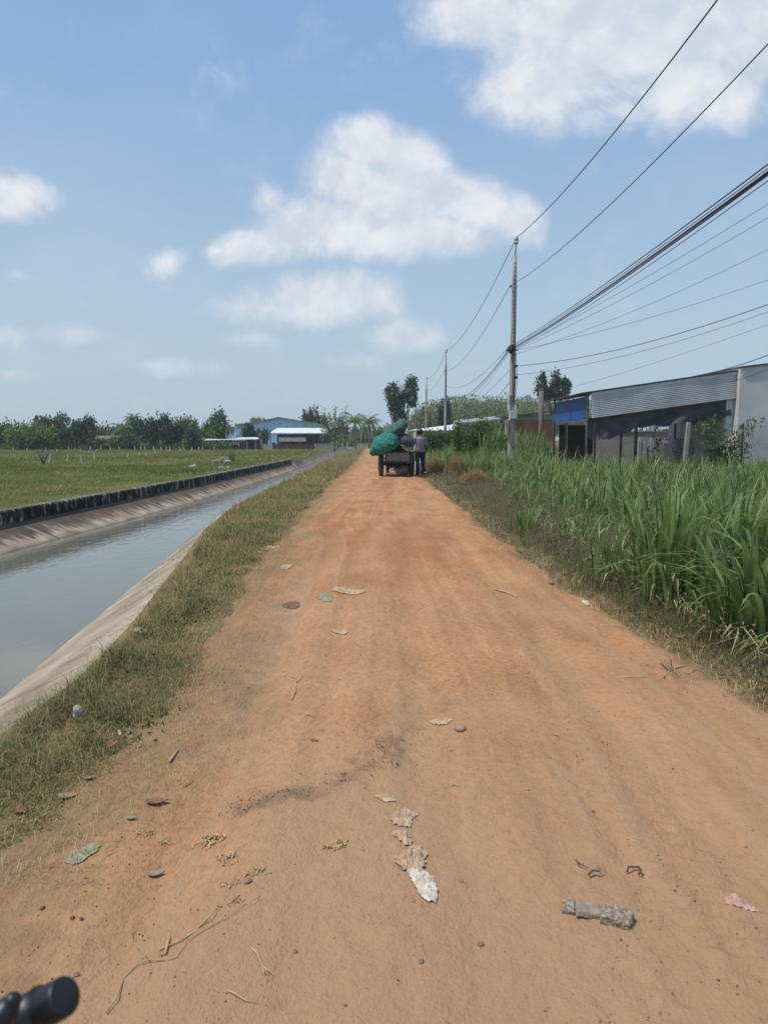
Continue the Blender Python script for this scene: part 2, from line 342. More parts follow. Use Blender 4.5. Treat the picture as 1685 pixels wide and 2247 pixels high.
def dirt_nodes(name, base_cols, red=True):
    m, nt, N, L, b = newmat(name)
    b.inputs['Roughness'].default_value = .95; b.inputs['Specular IOR Level'].default_value = .12
    geo = N.new('ShaderNodeNewGeometry')
    def noise(sc, det=6, st=(1, 1, 1), ro=.55):
        mp = N.new('ShaderNodeMapping'); mp.inputs['Scale'].default_value = st; L.new(geo.outputs['Position'], mp.inputs[0])
        n = N.new('ShaderNodeTexNoise'); n.inputs['Scale'].default_value = sc; n.inputs['Detail'].default_value = det; n.inputs['Roughness'].default_value = ro
        L.new(mp.outputs[0], n.inputs['Vector']); return n.outputs['Fac']
    def ramp(f, stops):
        r = N.new('ShaderNodeValToRGB'); e = r.color_ramp.elements
        for i, (pos, c) in enumerate(stops):
            el = e[0] if i == 0 else (e[len(e) - 1] if i == len(stops) - 1 else e.new(pos))
            el.position = pos; el.color = (*c, 1) if len(c) == 3 else c
        L.new(f, r.inputs[0]); return r.outputs[0]
    def mix(f, a, bb, mode='MIX'):
        x = N.new('ShaderNodeMix'); x.data_type = 'RGBA'; x.blend_type = mode
        if isinstance(f, float): x.inputs[0].default_value = f
        else: L.new(f, x.inputs[0])
        for s, q in ((6, a), (7, bb)):
            if isinstance(q, tuple): x.inputs[s].default_value = (*q, 1)
            else: L.new(q, x.inputs[s])
        return x.outputs[2]
    c = ramp(noise(1.3, 7), [(.3, base_cols[0]), (.5, base_cols[1]), (.7, base_cols[2])])
    fine = ramp(noise(38, 8, (1, .7, 1), .7), [(.3, (.60, .58, .56)), (.52, (1, 1, 1)), (.72, (1.22, 1.2, 1.18))])
    c = mix(1., c, fine, 'MULTIPLY')
    streak = ramp(noise(3.2, 5, (1.7, .22, 1)), [(.34, (.83, .80, .77)), (.52, (1, 1, 1)), (.7, (1.10, 1.09, 1.07))])
    c = mix(.8, c, streak, 'MULTIPLY')
    for an, col, k in (('red', (.30, .12, .055), .62), ('tan', (.405, .25, .145), .85), ('dark', (.14, .10, .07), .6), ('yellow', (.44, .28, .135), .3), ('soil', (.225, .15, .078), 1.)):
        at = N.new('ShaderNodeAttribute'); at.attribute_name = an
        g = N.new('ShaderNodeMath'); g.operation = 'MULTIPLY'; g.use_clamp = True; L.new(at.outputs['Fac'], g.inputs[0]); g.inputs[1].default_value = k
        c = mix(g.outputs[0], c, col)
    # small dark crumbs
    crumb = N.new('ShaderNodeTexVoronoi'); crumb.inputs['Scale'].default_value = 26; L.new(geo.outputs['Position'], crumb.inputs['Vector'])
    cm = N.new('ShaderNodeMapRange'); cm.inputs['From Min'].default_value = .05; cm.inputs['From Max'].default_value = .13; cm.inputs['To Min'].default_value = .55; cm.inputs['To Max'].default_value = 0; L.new(crumb.outputs['Distance'], cm.inputs[0])
    sel = N.new('ShaderNodeMath'); sel.operation = 'GREATER_THAN'; sel.inputs[1].default_value = .72; sc = N.new('ShaderNodeSeparateColor'); L.new(crumb.outputs['Color'], sc.inputs[0]); L.new(sc.outputs[0], sel.inputs[0])
    cf = N.new('ShaderNodeMath'); cf.operation = 'MULTIPLY'; L.new(cm.outputs[0], cf.inputs[0]); L.new(sel.outputs[0], cf.inputs[1])
    c = mix(cf.outputs[0], c, (.13, .075, .045))
    L.new(c, b.inputs['Base Color'])
    b1 = N.new('ShaderNodeBump'); b1.inputs['Strength'].default_value = .95; b1.inputs['Distance'].default_value = .011; L.new(noise(85, 6, (1, .8, 1), .65), b1.inputs['Height'])
    b2 = N.new('ShaderNodeBump'); b2.inputs['Strength'].default_value = .55; b2.inputs['Distance'].default_value = .025; L.new(noise(16, 5, (1, .6, 1)), b2.inputs['Height'])
    L.new(b1.outputs[0], b2.inputs['Normal']); L.new(b2.outputs[0], b.inputs['Normal'])
    return m
M_road = dirt_nodes('red dirt', [(.37, .18, .082), (.45, .235, .112), (.50, .275, .142)])
M_soil = dirt_nodes('verge soil', [(.13, .095, .048), (.20, .14, .07), (.28, .19, .10)])
M_fieldsoil = mat('field turf', (.155, .165, .045), (.095, .11, .028), .95, 1.2, bump=.5, bscale=22, spec=.1, detail=9)
M_lining = None

def strip_mesh(name, stations, cols, m, kind='structure', attrs=None, mat_of=None, smooth=True):
    V = np.array([c for y in stations for c in cols(y)], dtype=np.float32)
    n = len(V) // len(stations); k = len(stations)
    i, j = np.meshgrid(np.arange(n - 1), np.arange(k - 1)); a = (j * n + i).ravel()
    T = np.stack([a, a + 1, a + n + 1, a + n], 1)
    me = mesh_np(name, V, T, attrs); o = link(name, me, m, None, smooth); o['kind'] = kind
    if mat_of is not None:
        me.polygons.foreach_set('material_index', np.tile(np.array(mat_of, dtype=np.int32), k - 1))
    return o

# ground: one sheet with the canal trench in it, out to the horizon
def stations(y0, y1, rel, lo):
    ys = [y0]
    while ys[-1] < y1: ys.append(ys[-1] + max(lo, abs(ys[-1]) * rel))
    return np.array(ys)
def ground_cols(y):
    w, fw, nw, lp, rl, rr = (float(f(y)) for f in (wallX, farW, nearW, lipX, roadL, roadR))
    ho = min(1., max(0., (abs(y) - 4) / 10)) * .1
    n = lambda x, a=1.: float(fbm(x * .35, y * .35, 3)) * ho * a
    c = [(-1500, y, 0), (-400, y, 0), (-150, y, n(-150)), (-80, y, n(-80)), (-50, y, n(-50)), (-34, y, n(-34)), (-24, y, n(-24)), (-17, y, n(-17)), (-13, y, n(-13)), (-10.5, y, n(-10.5)), (-9, y, n(-9)), (w - .9, y, .0),
         (w - .15, y, -.01), (w - .02, y, -.25), (fw + .02, y, WATER - .05), (fw + .4, y, -.9), (nw - .4, y, -.9), (nw, y, WATER - .05), (lp, y, -.07), (lp + .02, y, -.035)]
    for t in (.3, .7): c.append((lp + .02 + (rl - lp) * t, y, -.012 * (1 - t) + .012 * float(vnoise(lp * 3 + t * 5, y * 3))))
    c += [(rl, y, -.002), ((rl + rr) / 2, y, -.012), (rr, y, -.002), (rr + .35, y, .02), (rr + .9, y, .03), (rr + 2, y, .02), (6, y, .02), (10, y, .0), (16, y, 0), (30, y, 0), (60, y, 0), (150, y, 0), (400, y, 0), (1500, y, 0)]
    return c
gs = np.concatenate([np.arange(-14, 0, 1.), stations(0, 1500, .035, .25)])
nC = len(ground_cols(1.))
g_o = strip_mesh('ground', gs, ground_cols, [M_fieldsoil, M_soil], mat_of=[0] * 12 + [1] * (nC - 13))
nG = len(g_o.data.vertices)
for an in ('red', 'tan', 'dark', 'yellow', 'soil'): g_o.data.attributes.new(an, 'FLOAT', 'POINT')

# the red dirt road, finely modelled near the camera
ys = np.concatenate([np.arange(-6, .7, .1), stations(.7, 260, .0062, .0085)]); nu = 230
uu = np.linspace(0, 1, nu)
Yg = np.repeat(ys[:, None], nu, 1); L_ = roadL(Yg) - .38; R_ = roadR(Yg) + .38
Xg = L_ + (R_ - L_) * uu[None, :]
edge = np.minimum(Xg - L_, R_ - Xg)
wob = fbm(Xg * 1.7, Yg * 1.7, 5) * .5
ef = np.clip((edge + wob - .14) / .40, 0, 1); ef = ef * ef * (3 - 2 * ef)
mid = (roadL(Yg) + roadR(Yg)) / 2
Zg = -.028 + .05 * ef + .03 * ef * (1 - ((Xg - mid) / 1.7) ** 2)
att = np.clip(1.3 - Yg / 30, .12, 1)
track = np.zeros_like(Xg)
for cx, wd in ((-.62, .17), (-.2, .10), (.30, .17), (1.02, .17)): track = np.maximum(track, np.exp(-((Xg - cx - fbm(Yg * .3, cx + Yg * 0, 2) * .5) / wd) ** 2))
rough_ = .35 + .95 * np.clip(fbm(Xg * 1.6 + 7, Yg * 1.1, 4) * 3.5 + .55 - track * .5, 0, 1)
Zg += att * ef * (fbm(Xg * 1.1, Yg * .6, 3) * .035 + fbm(Xg * 4, Yg * 2.2, 4) * .022 + fbm(Xg * 20, Yg * 19, 4) * .015 * rough_ + fbm(Xg * 66, Yg * 64, 2) * .0075 * rough_)
for cx, wd, dp in ((-.62, .15, .030), (-.2, .09, .012), (.30, .16, .020), (1.02, .14, .028)):
    Zg -= att * ef * dp * np.exp(-((Xg - cx - fbm(Yg * .3, cx + Yg * 0, 2) * .5) / wd) ** 2)
tread = np.exp(-((Xg - 1.05 - fbm(Yg * .3, Yg * 0 + 4, 2) * .4) / .12) ** 2) * np.clip(fbm(Xg * .8, Yg * .5, 2) * 6 + .4, 0, 1)
Zg += att * ef * tread * .008 * np.sin(Yg * 85 + Xg * 20)
marg = np.clip(1.1 - edge / .55, 0, 1)
Zg += att * ef * marg * np.abs(fbm(Xg * 9, Yg * 7, 4)) * .06
def seg_d(pts):
    d = np.full(Xg.shape, 9.)
    for (x0, y0), (x1, y1) in zip(pts[:-1], pts[1:]):
        dx, dy = x1 - x0, y1 - y0; t = np.clip(((Xg - x0) * dx + (Yg - y0) * dy) / (dx * dx + dy * dy + 1e-9), 0, 1)
        d = np.minimum(d, np.hypot(Xg - x0 - t * dx, Yg - y0 - t * dy))
    return d
q = lambda px, py: tuple(G(px, py))[:2]
fn = fbm(Xg * 14, Yg * 14, 5)
dark = np.clip(1 - (seg_d([q(862, 1650), q(838, 1690), q(790, 1725), q(680, 1755), q(560, 1778), q(520, 1800)]) - .012) / .07 + fn * 3.4, 0, 1)
dark = np.maximum(dark, np.clip(1 - seg_d([q(545, 1788), q(540, 1795)]) / .07 + fn * 2.6, 0, 1) * .9)
dark = np.maximum(dark, np.clip(1 - seg_d([q(895, 1460), q(935, 1510), q(985, 1560), q(930, 1590), q(870, 1640)]) / .045 + fn * 4, 0, 1) * .75)
dark = np.maximum(dark, np.clip(1 - seg_d([q(1440, 1470), q(1500, 1475), q(1490, 1520)]) / .07 + fn * 4, 0, 1) * .6)
dark = np.maximum(dark, np.clip(fbm(Xg * 9 + 40, Yg * 9, 5) * 5 - 1.05, 0, 1) * .5)
edge_l = np.clip(1 - (Xg - roadL(Yg) - .12) / .3, 0, 1) * np.clip(fbm(Xg * 7, Yg * 4, 4) * 5 + .3, 0, 1)
dark = np.maximum(dark, edge_l * .45); dark *= np.clip(1.4 - Yg / 22, .0, 1)
red = np.clip(fbm(Xg * 2.2, Yg * .22 + 3, 4) * 4.2 + np.exp(-((Xg - .45) / .55) ** 2) * .75 - .22, 0, 1) * np.clip((Yg - 3.5) / 6, 0, 1)
red = np.maximum(red, np.clip(fbm(Xg * 1.4 + 9, Yg * .8, 3) * 3 - .2, 0, 1) * .35)
tan = np.clip(1.15 - (Yg - 1.2) / 5.5, 0, 1) * np.clip(.75 + fbm(Xg * .9, Yg * .9, 3) * 1.6, 0, 1)
tan = np.maximum(tan, track * np.clip(.5 + fbm(Xg * 2, Yg * .5, 3) * 2, 0, 1) * np.clip((14 - Yg) / 10, .25, 1) * .8)
tan = np.maximum(tan, np.clip(fbm(Xg * 2.5 + 3, Yg * .3, 3) * 4 - .35, 0, 1) * .5)
wx = Xg - .25 * np.sin(Yg * .35) - fbm(Yg * .2, Yg * 0 + 2, 2) * .6
lines = fbm(wx * 11, Yg * .16 + 5, 4); lines2 = fbm(wx * 24 + 30, Yg * .22, 3)
tan = np.clip(tan + np.clip(lines * 5 - .25, 0, 1) * .45, 0, 1); red = np.clip(red + np.clip(-lines * 5 - .3, 0, 1) * .5 * np.clip((Yg - 1.5) / 4, .15, 1) + np.clip(lines2 * 5 - .5, 0, 1) * .35 * np.clip((Yg - 1.5) / 4, .15, 1), 0, 1)
Zg += att * ef * (lines * .012 + lines2 * .006)
yel = np.clip(fbm(Xg * 1.8 + 60, Yg * 1.5, 4) * 5 - .55, 0, 1) * np.clip(1.3 - Yg / 7, 0, 1)
dark *= np.clip(.55 + fbm(Xg * 24, Yg * 20, 4) * 3.2, .1, 1)
Zg -= .006 * dark * att + .012 * np.clip(dark, 0, 1) * fn * att
V = np.stack([Xg, Yg, Zg], -1).reshape(-1, 3); k = len(ys)
i, j = np.meshgrid(np.arange(nu - 1), np.arange(k - 1)); a = (j * nu + i).ravel()
road = link('dirt_road', mesh_np('dirt_road', V, np.stack([a, a + 1, a + nu + 1, a + nu], 1), {'dark': np.clip(dark + marg * np.clip(fbm(Xg * 11, Yg * 8, 4) * 4 - .1, 0, 1) * .45, 0, 1).ravel(), 'red': red.ravel(), 'tan': tan.ravel(), 'yellow': yel.ravel(), 'soil': np.clip(1.15 - (edge + wob * .8 + fbm(Xg * 13, Yg * 11, 4) * .25 - .12) / .30, np.clip(1.25 - (Xg - roadL(Yg) + fbm(Xg * 3, Yg * 2, 4) * .7) / .42 + fbm(Xg * 16, Yg * 13, 4) * 1.2, 0, 1) * .72, 1).ravel()}), M_road, None, True)
road['kind'] = 'structure'
def roadz(x, y):                            # height of the road surface there
    jj = min(len(ys) - 1, int(np.searchsorted(ys, y))); l = Xg[jj, 0]; r = Xg[jj, -1]
    ii = int(round((x - l) / (r - l) * (nu - 1)))
    if ii < 0 or ii >= nu: return 0.
    return max(float(Zg[jj, ii]), 0.)

# concrete lining of the canal, stained
def lining_mat():
    m, nt, N, L, b = newmat('canal concrete'); b.inputs['Roughness'].default_value = .9; b.inputs['Specular IOR Level'].default_value = .2
    geo = N.new('ShaderNodeNewGeometry'); sep = N.new('ShaderNodeSeparateXYZ'); L.new(geo.outputs['Position'], sep.inputs[0])
    def noise(sc, st, det=7):
        mp = N.new('ShaderNodeMapping'); mp.inputs['Scale'].default_value = st; L.new(geo.outputs['Position'], mp.inputs[0])
        n = N.new('ShaderNodeTexNoise'); n.inputs['Scale'].default_value = sc; n.inputs['Detail'].default_value = det; L.new(mp.outputs[0], n.inputs['Vector']); return n.outputs['Fac']
    r = N.new('ShaderNodeValToRGB'); e = r.color_ramp.elements; e[0].position = .3; e[0].color = (.20, .155, .105, 1); e[1].position = .68; e[1].color = (.42, .345, .255, 1)
    L.new(noise(2.6, (1, .8, 1), 10), r.inputs[0])
    # moss band on the upper far slope
    at = N.new('ShaderNodeAttribute'); at.attribute_name = 'moss'
    ad = N.new('ShaderNodeMath'); ad.operation = 'ADD'; L.new(at.outputs['Fac'], ad.inputs[0])
    sb = N.new('ShaderNodeMath'); sb.operation = 'MULTIPLY_ADD'; L.new(noise(2.6, (.5, 2.2, 1)), sb.inputs[0]); sb.inputs[1].default_value = 2.6; sb.inputs[2].default_value = -.86; L.new(sb.outputs[0], ad.inputs[1])
    mr = N.new('ShaderNodeMapRange'); mr.interpolation_type = 'SMOOTHSTEP'; mr.inputs['From Min'].default_value = .22; mr.inputs['From Max'].default_value = .85; mr.inputs['To Max'].default_value = .9; L.new(ad.outputs[0], mr.inputs[0])
    mx = N.new('ShaderNodeMix'); mx.data_type = 'RGBA'; L.new(mr.outputs[0], mx.inputs[0]); L.new(r.outputs[0], mx.inputs[6])
    mr2 = N.new('ShaderNodeValToRGB'); mr2.color_ramp.elements[0].color = (.045, .038, .028, 1); mr2.color_ramp.elements[1].color = (.115, .075, .045, 1); mr2.color_ramp.elements[0].position = .35; mr2.color_ramp.elements[1].position = .7
    L.new(noise(1.4, (1, 1, 1)), mr2.inputs[0]); L.new(mr2.outputs[0], mx.inputs[7])
    # wet dark line at the water
    wl = N.new('ShaderNodeMapRange'); wl.inputs['From Min'].default_value = WATER + .005; wl.inputs['From Max'].default_value = WATER + .03; wl.inputs['To Min'].default_value = .6; wl.inputs['To Max'].default_value = 0; L.new(sep.outputs[2], wl.inputs[0])
    m2 = N.new('ShaderNodeMix'); m2.data_type = 'RGBA'; L.new(wl.outputs[0], m2.inputs[0]); L.new(mx.outputs[2], m2.inputs[6]); m2.inputs[7].default_value = (.10, .085, .055, 1)
    # joints across the slope every 2 m
    wv = N.new('ShaderNodeMath'); wv.operation = 'PINGPONG'; wv.inputs[1].default_value = 1.1; L.new(sep.outputs[1], wv.inputs[0])
    jl = N.new('ShaderNodeMath'); jl.operation = 'LESS_THAN'; jl.inputs[1].default_value = .012; L.new(wv.outputs[0], jl.inputs[0])
    jm = N.new('ShaderNodeMath'); jm.operation = 'MULTIPLY'; jm.use_clamp = True; L.new(jl.outputs[0], jm.inputs[0]); jm.inputs[1].default_value = .75
    m3 = N.new('ShaderNodeMix'); m3.data_type = 'RGBA'; L.new(jm.outputs[0], m3.inputs[0]); L.new(m2.outputs[2], m3.inputs[6]); m3.inputs[7].default_value = (.07, .055, .04, 1)
    L.new(m3.outputs[2], b.inputs['Base Color'])
    bu = N.new('ShaderNodeBump'); bu.inputs['Strength'].default_value = .4; bu.inputs['Distance'].default_value = .02; L.new(noise(14, (1, 1, 1), 8), bu.inputs['Height']); L.new(bu.outputs[0], b.inputs['Normal'])
    return m
M_lining = lining_mat()
cs = np.concatenate([np.arange(-8, 3, .4), stations(3, 330, .02, .12)])
def slope_cols(x0, z0, x1, z1, y, n, thick, s):
    out = []
    for t in np.linspace(0, 1, n): out.append((x0 + (x1 - x0) * t, y, z0 + (z1 - z0) * t + thick + float(fbm(x0 * 2 + t * 3 + s, y * 1.2, 3)) * .015))
    return out
def far_cols(y):
    w, fw = float(wallX(y)), float(farW(y)); c = slope_cols(w, -.19 if y < 46 else -.04, fw, WATER, y, 9, .03, 0)
    return c + [(fw + .3, y, -.78)]
def near_cols(y):
    n_, l_ = float(nearW(y)), float(lipX(y)); d = (n_ - l_)
    c = [(n_ - .3, y, -.78)] + slope_cols(n_, WATER, l_ - .02, -.075, y, 9, .02, 5)
    jit = float(fbm(y * 2.2, 3., 4)) * .16
    return c + [(l_ + .03 + jit, y, -.045), (l_ + .10 + jit, y, -.075)]
nf = len(far_cols(5.)); nn = len(near_cols(5.))
Va = np.array([c for y in cs for c in far_cols(y)]); Vb = np.array([c for y in cs for c in near_cols(y)])
def quads(n, k, off=0):
    i, j = np.meshgrid(np.arange(n - 1), np.arange(k - 1)); a = (j * n + i).ravel() + off
    return np.stack([a, a + 1, a + n + 1, a + n], 1)
mossA = np.tile(np.clip(1.15 - np.linspace(0, 1, nf) * 1.75, -.5, 1), len(cs)) * np.repeat(np.clip(1.5 - cs / 45, .25, 1), nf)
lin = link('canal_lining', mesh_np('canal_lining', np.concatenate([Va, Vb]), np.concatenate([quads(nf, len(cs)), quads(nn, len(cs), len(Va))]), {'moss': np.concatenate([mossA, np.full(len(Vb), -2.)])}), M_lining, None, True)
lin['kind'] = 'structure'

# water
def water_mat():
    m, nt, N, L, b = newmat('canal water'); b.inputs['Base Color'].default_value = (.15, .148, .115, 1); b.inputs['Roughness'].default_value = .04; b.inputs['IOR'].default_value = 1.34
    geo = N.new('ShaderNodeNewGeometry'); sep = N.new('ShaderNodeSeparateXYZ'); L.new(geo.outputs['Position'], sep.inputs[0])
    def noise(sc, st):
        mp = N.new('ShaderNodeMapping'); mp.inputs['Scale'].default_value = st; L.new(geo.outputs['Position'], mp.inputs[0])
        n = N.new('ShaderNodeTexNoise'); n.inputs['Scale'].default_value = sc; n.inputs['Detail'].default_value = 5; n.inputs['Roughness'].default_value = .55; n.inputs['Distortion'].default_value = .6; L.new(mp.outputs[0], n.inputs['Vector']); return n.outputs['Fac']
    mr = N.new('ShaderNodeMapRange'); mr.inputs['From Min'].default_value = 6; mr.inputs['From Max'].default_value = 22; mr.inputs['To Min'].default_value = .025; mr.inputs['To Max'].default_value = .26; L.new(sep.outputs[1], mr.inputs[0])
    b1 = N.new('ShaderNodeBump'); b1.inputs['Distance'].default_value = .05; L.new(mr.outputs[0], b1.inputs['Strength']); L.new(noise(4.2, (1.2, .55, 1)), b1.inputs['Height'])
    b2 = N.new('ShaderNodeBump'); b2.inputs['Distance'].default_value = .05; b2.inputs['Strength'].default_value = .035; L.new(noise(.9, (1, .4, 1)), b2.inputs['Height'])
    L.new(b1.outputs[0], b2.inputs['Normal']); L.new(b2.outputs[0], b.inputs['Normal'])
    return m
wt = strip_mesh('canal_water', np.concatenate([np.arange(-8, 60, 2.), np.arange(60, 330, 10.)]), lambda y: [(float(farW(y)) - .22, y, WATER), ((float(farW(y)) + float(nearW(y))) / 2, y, WATER), (float(nearW(y)) + .22, y, WATER)], water_mat())

# the mossy low wall along the far bank
def wall_mat():
    m, nt, N, L, b = newmat('mossy wall'); b.inputs['Roughness'].default_value = .95; b.inputs['Specular IOR Level'].default_value = .15
    geo = N.new('ShaderNodeNewGeometry'); sep = N.new('ShaderNodeSeparateXYZ'); L.new(geo.outputs['Position'], sep.inputs[0])
    def noise(sc, st, ro=.6):
        mp = N.new('ShaderNodeMapping'); mp.inputs['Scale'].default_value = st; L.new(geo.outputs['Position'], mp.inputs[0])
        n = N.new('ShaderNodeTexNoise'); n.inputs['Scale'].default_value = sc; n.inputs['Detail'].default_value = 7; n.inputs['Roughness'].default_value = ro; L.new(mp.outputs[0], n.inputs['Vector']); return n.outputs['Fac']
    r = N.new('ShaderNodeValToRGB'); e = r.color_ramp.elements; e[0].position = .42; e[0].color = (.016, .016, .015, 1); e[1].position = .63; e[1].color = (.34, .33, .28, 1)
    x = e.new(.54); x.color = (.05, .047, .04, 1)
    L.new(noise(4.2, (1, 1.3, .6), .72), r.inputs[0])
    top = N.new('ShaderNodeMapRange'); top.inputs['From Min'].default_value = .07; top.inputs['From Max'].default_value = .1; L.new(sep.outputs[2], top.inputs[0])
    r2 = N.new('ShaderNodeValToRGB'); r2.color_ramp.elements[0].position = .35; r2.color_ramp.elements[0].color = (.10, .10, .07, 1); r2.color_ramp.elements[1].position = .6; r2.color_ramp.elements[1].color = (.30, .28, .23, 1); L.new(noise(5, (1, 1, 1)), r2.inputs[0])
    mx = N.new('ShaderNodeMix'); mx.data_type = 'RGBA'; L.new(top.outputs[0], mx.inputs[0]); L.new(r.outputs[0], mx.inputs[6]); L.new(r2.outputs[0], mx.inputs[7]); L.new(mx.outputs[2], b.inputs['Base Color'])
    bu = N.new('ShaderNodeBump'); bu.inputs['Strength'].default_value = .5; bu.inputs['Distance'].default_value = .02; L.new(noise(20, (1, 1, 1)), bu.inputs['Height']); L.new(bu.outputs[0], b.inputs['Normal'])
    return m
w_ = MB(); wy = np.arange(-8, 46.01, .5); pr = []
for y in wy:
    x = float(wallX(y)); j = float(fbm(y * .9, 7., 3)) * .03
    pr += [(x + .03, y, -.3), (x + .03 + j * .3, y, .055 + j), (x + .0, y, .085 + j), (x - .19, y, .085 + j * .7), (x - .2, y, -.1)]
nk = len(wy); fs = [(a * 5 + b, a * 5 + b + 1, a * 5 + b + 6, a * 5 + b + 5) for a in range(nk - 1) for b in range(4)] + [(0, 1, 2, 3, 4), tuple((nk - 1) * 5 + b for b in range(5))]
w_.add(pr, fs)
tag(w_.build('canal_wall', wall_mat()), 'low concrete wall black with moss along the far bank of the canal', 'wall')
# ------------------------------------------------------------------ grass, weeds, leaves
def blades(x, y, z, h, w, bend, az, segs=3, shade=None, droop=0., tw=None, fold=0.):
    """n curved blades as one vertex and triangle list"""
    n = len(x); x, y, z, h, w, bend, az = (np.broadcast_to(np.asarray(q, float), (n,)) for q in (x, y, z, h, w, bend, az))
    dx, dy = np.cos(az), np.sin(az); sa = az + (np.pi / 2 if tw is None else np.pi / 2 + tw); sx, sy = np.cos(sa), np.sin(sa)
    rows = []
    for s in range(segs + 1):
        t = s / segs
        a = bend * t ** 1.6                                    # angle from upright
        # integrate roughly: horizontal and vertical reach
        hx = h * t * np.sin(a * .62); hz = h * t * np.cos(a * .62) - droop * h * t ** 3
        px, py, pz = x + dx * hx, y + dy * hx, z + hz
        ww = w * (1 - t ** 2.2) * (.55 + .9 * t if t < .5 else 1.) * .5
        if s == segs: rows.append(np.stack([px, py, pz], -1)[:, None])
        else: rows.append(np.stack([np.stack([px - sx * ww, py - sy * ww, pz], -1), np.stack([px + sx * ww, py + sy * ww, pz], -1)], 1))
    V = np.concatenate(rows, 1); m = 2 * segs + 1; base = np.arange(n)[:, None] * m
    tri = []
    for s in range(segs - 1):
        a = 2 * s; tri += [(a, a + 1, a + 3), (a, a + 3, a + 2)]
    tri.append((2 * segs - 2, 2 * segs - 1, 2 * segs))
    T = (base[:, :, None] + np.array(tri)[None]).reshape(-1, 3)
    sh = np.repeat(np.clip(RNG.random(n) if shade is None else shade, 0, 1), m)
    return V.reshape(-1, 3), T, sh
def join(parts):
    Vs, Ts, Ss = [], [], []; b = 0
    for V, T, s in parts: Vs.append(V); Ts.append(T + b); Ss.append(s); b += len(V)
    return np.concatenate(Vs), np.concatenate(Ts), np.concatenate(Ss)
def stuff(name, parts, m, label, cat):
    V, T, s = join(parts); o = link(name, mesh_np(name, V, T, {'shade': s}), m); tag(o, label, cat, kind='stuff'); return o
def leaves(c, size, out=None, shade=None, flat=.5, asp=.5):
    """diamond shaped folded leaves at points c, four triangles' worth of two quads"""
    n = len(c); d = RNG.normal(size=(n, 3));
    if out is not None: d = d * .6 + out
    d /= np.linalg.norm(d, axis=1)[:, None] + 1e-9
    r = RNG.normal(size=(n, 3)); s = np.cross(d, r); s /= np.linalg.norm(s, axis=1)[:, None] + 1e-9; nn = np.cross(s, d)
    L = (np.broadcast_to(size, (n,)) * (.6 + .8 * RNG.random(n)))[:, None]
    a = c - d * L * .5; b = c + s * L * asp * .5 + nn * L * .12; e = c + d * L * .5; f = c - s * L * asp * .5 + nn * L * .12
    V = np.stack([a, b, e, f], 1).reshape(-1, 3); k = np.arange(n)[:, None] * 4
    T = (k[:, :, None] + np.array([(0, 1, 2), (0, 2, 3)])[None]).reshape(-1, 3)
    return V, T, np.repeat(np.clip(RNG.random(n) if shade is None else shade, 0, 1), 4)

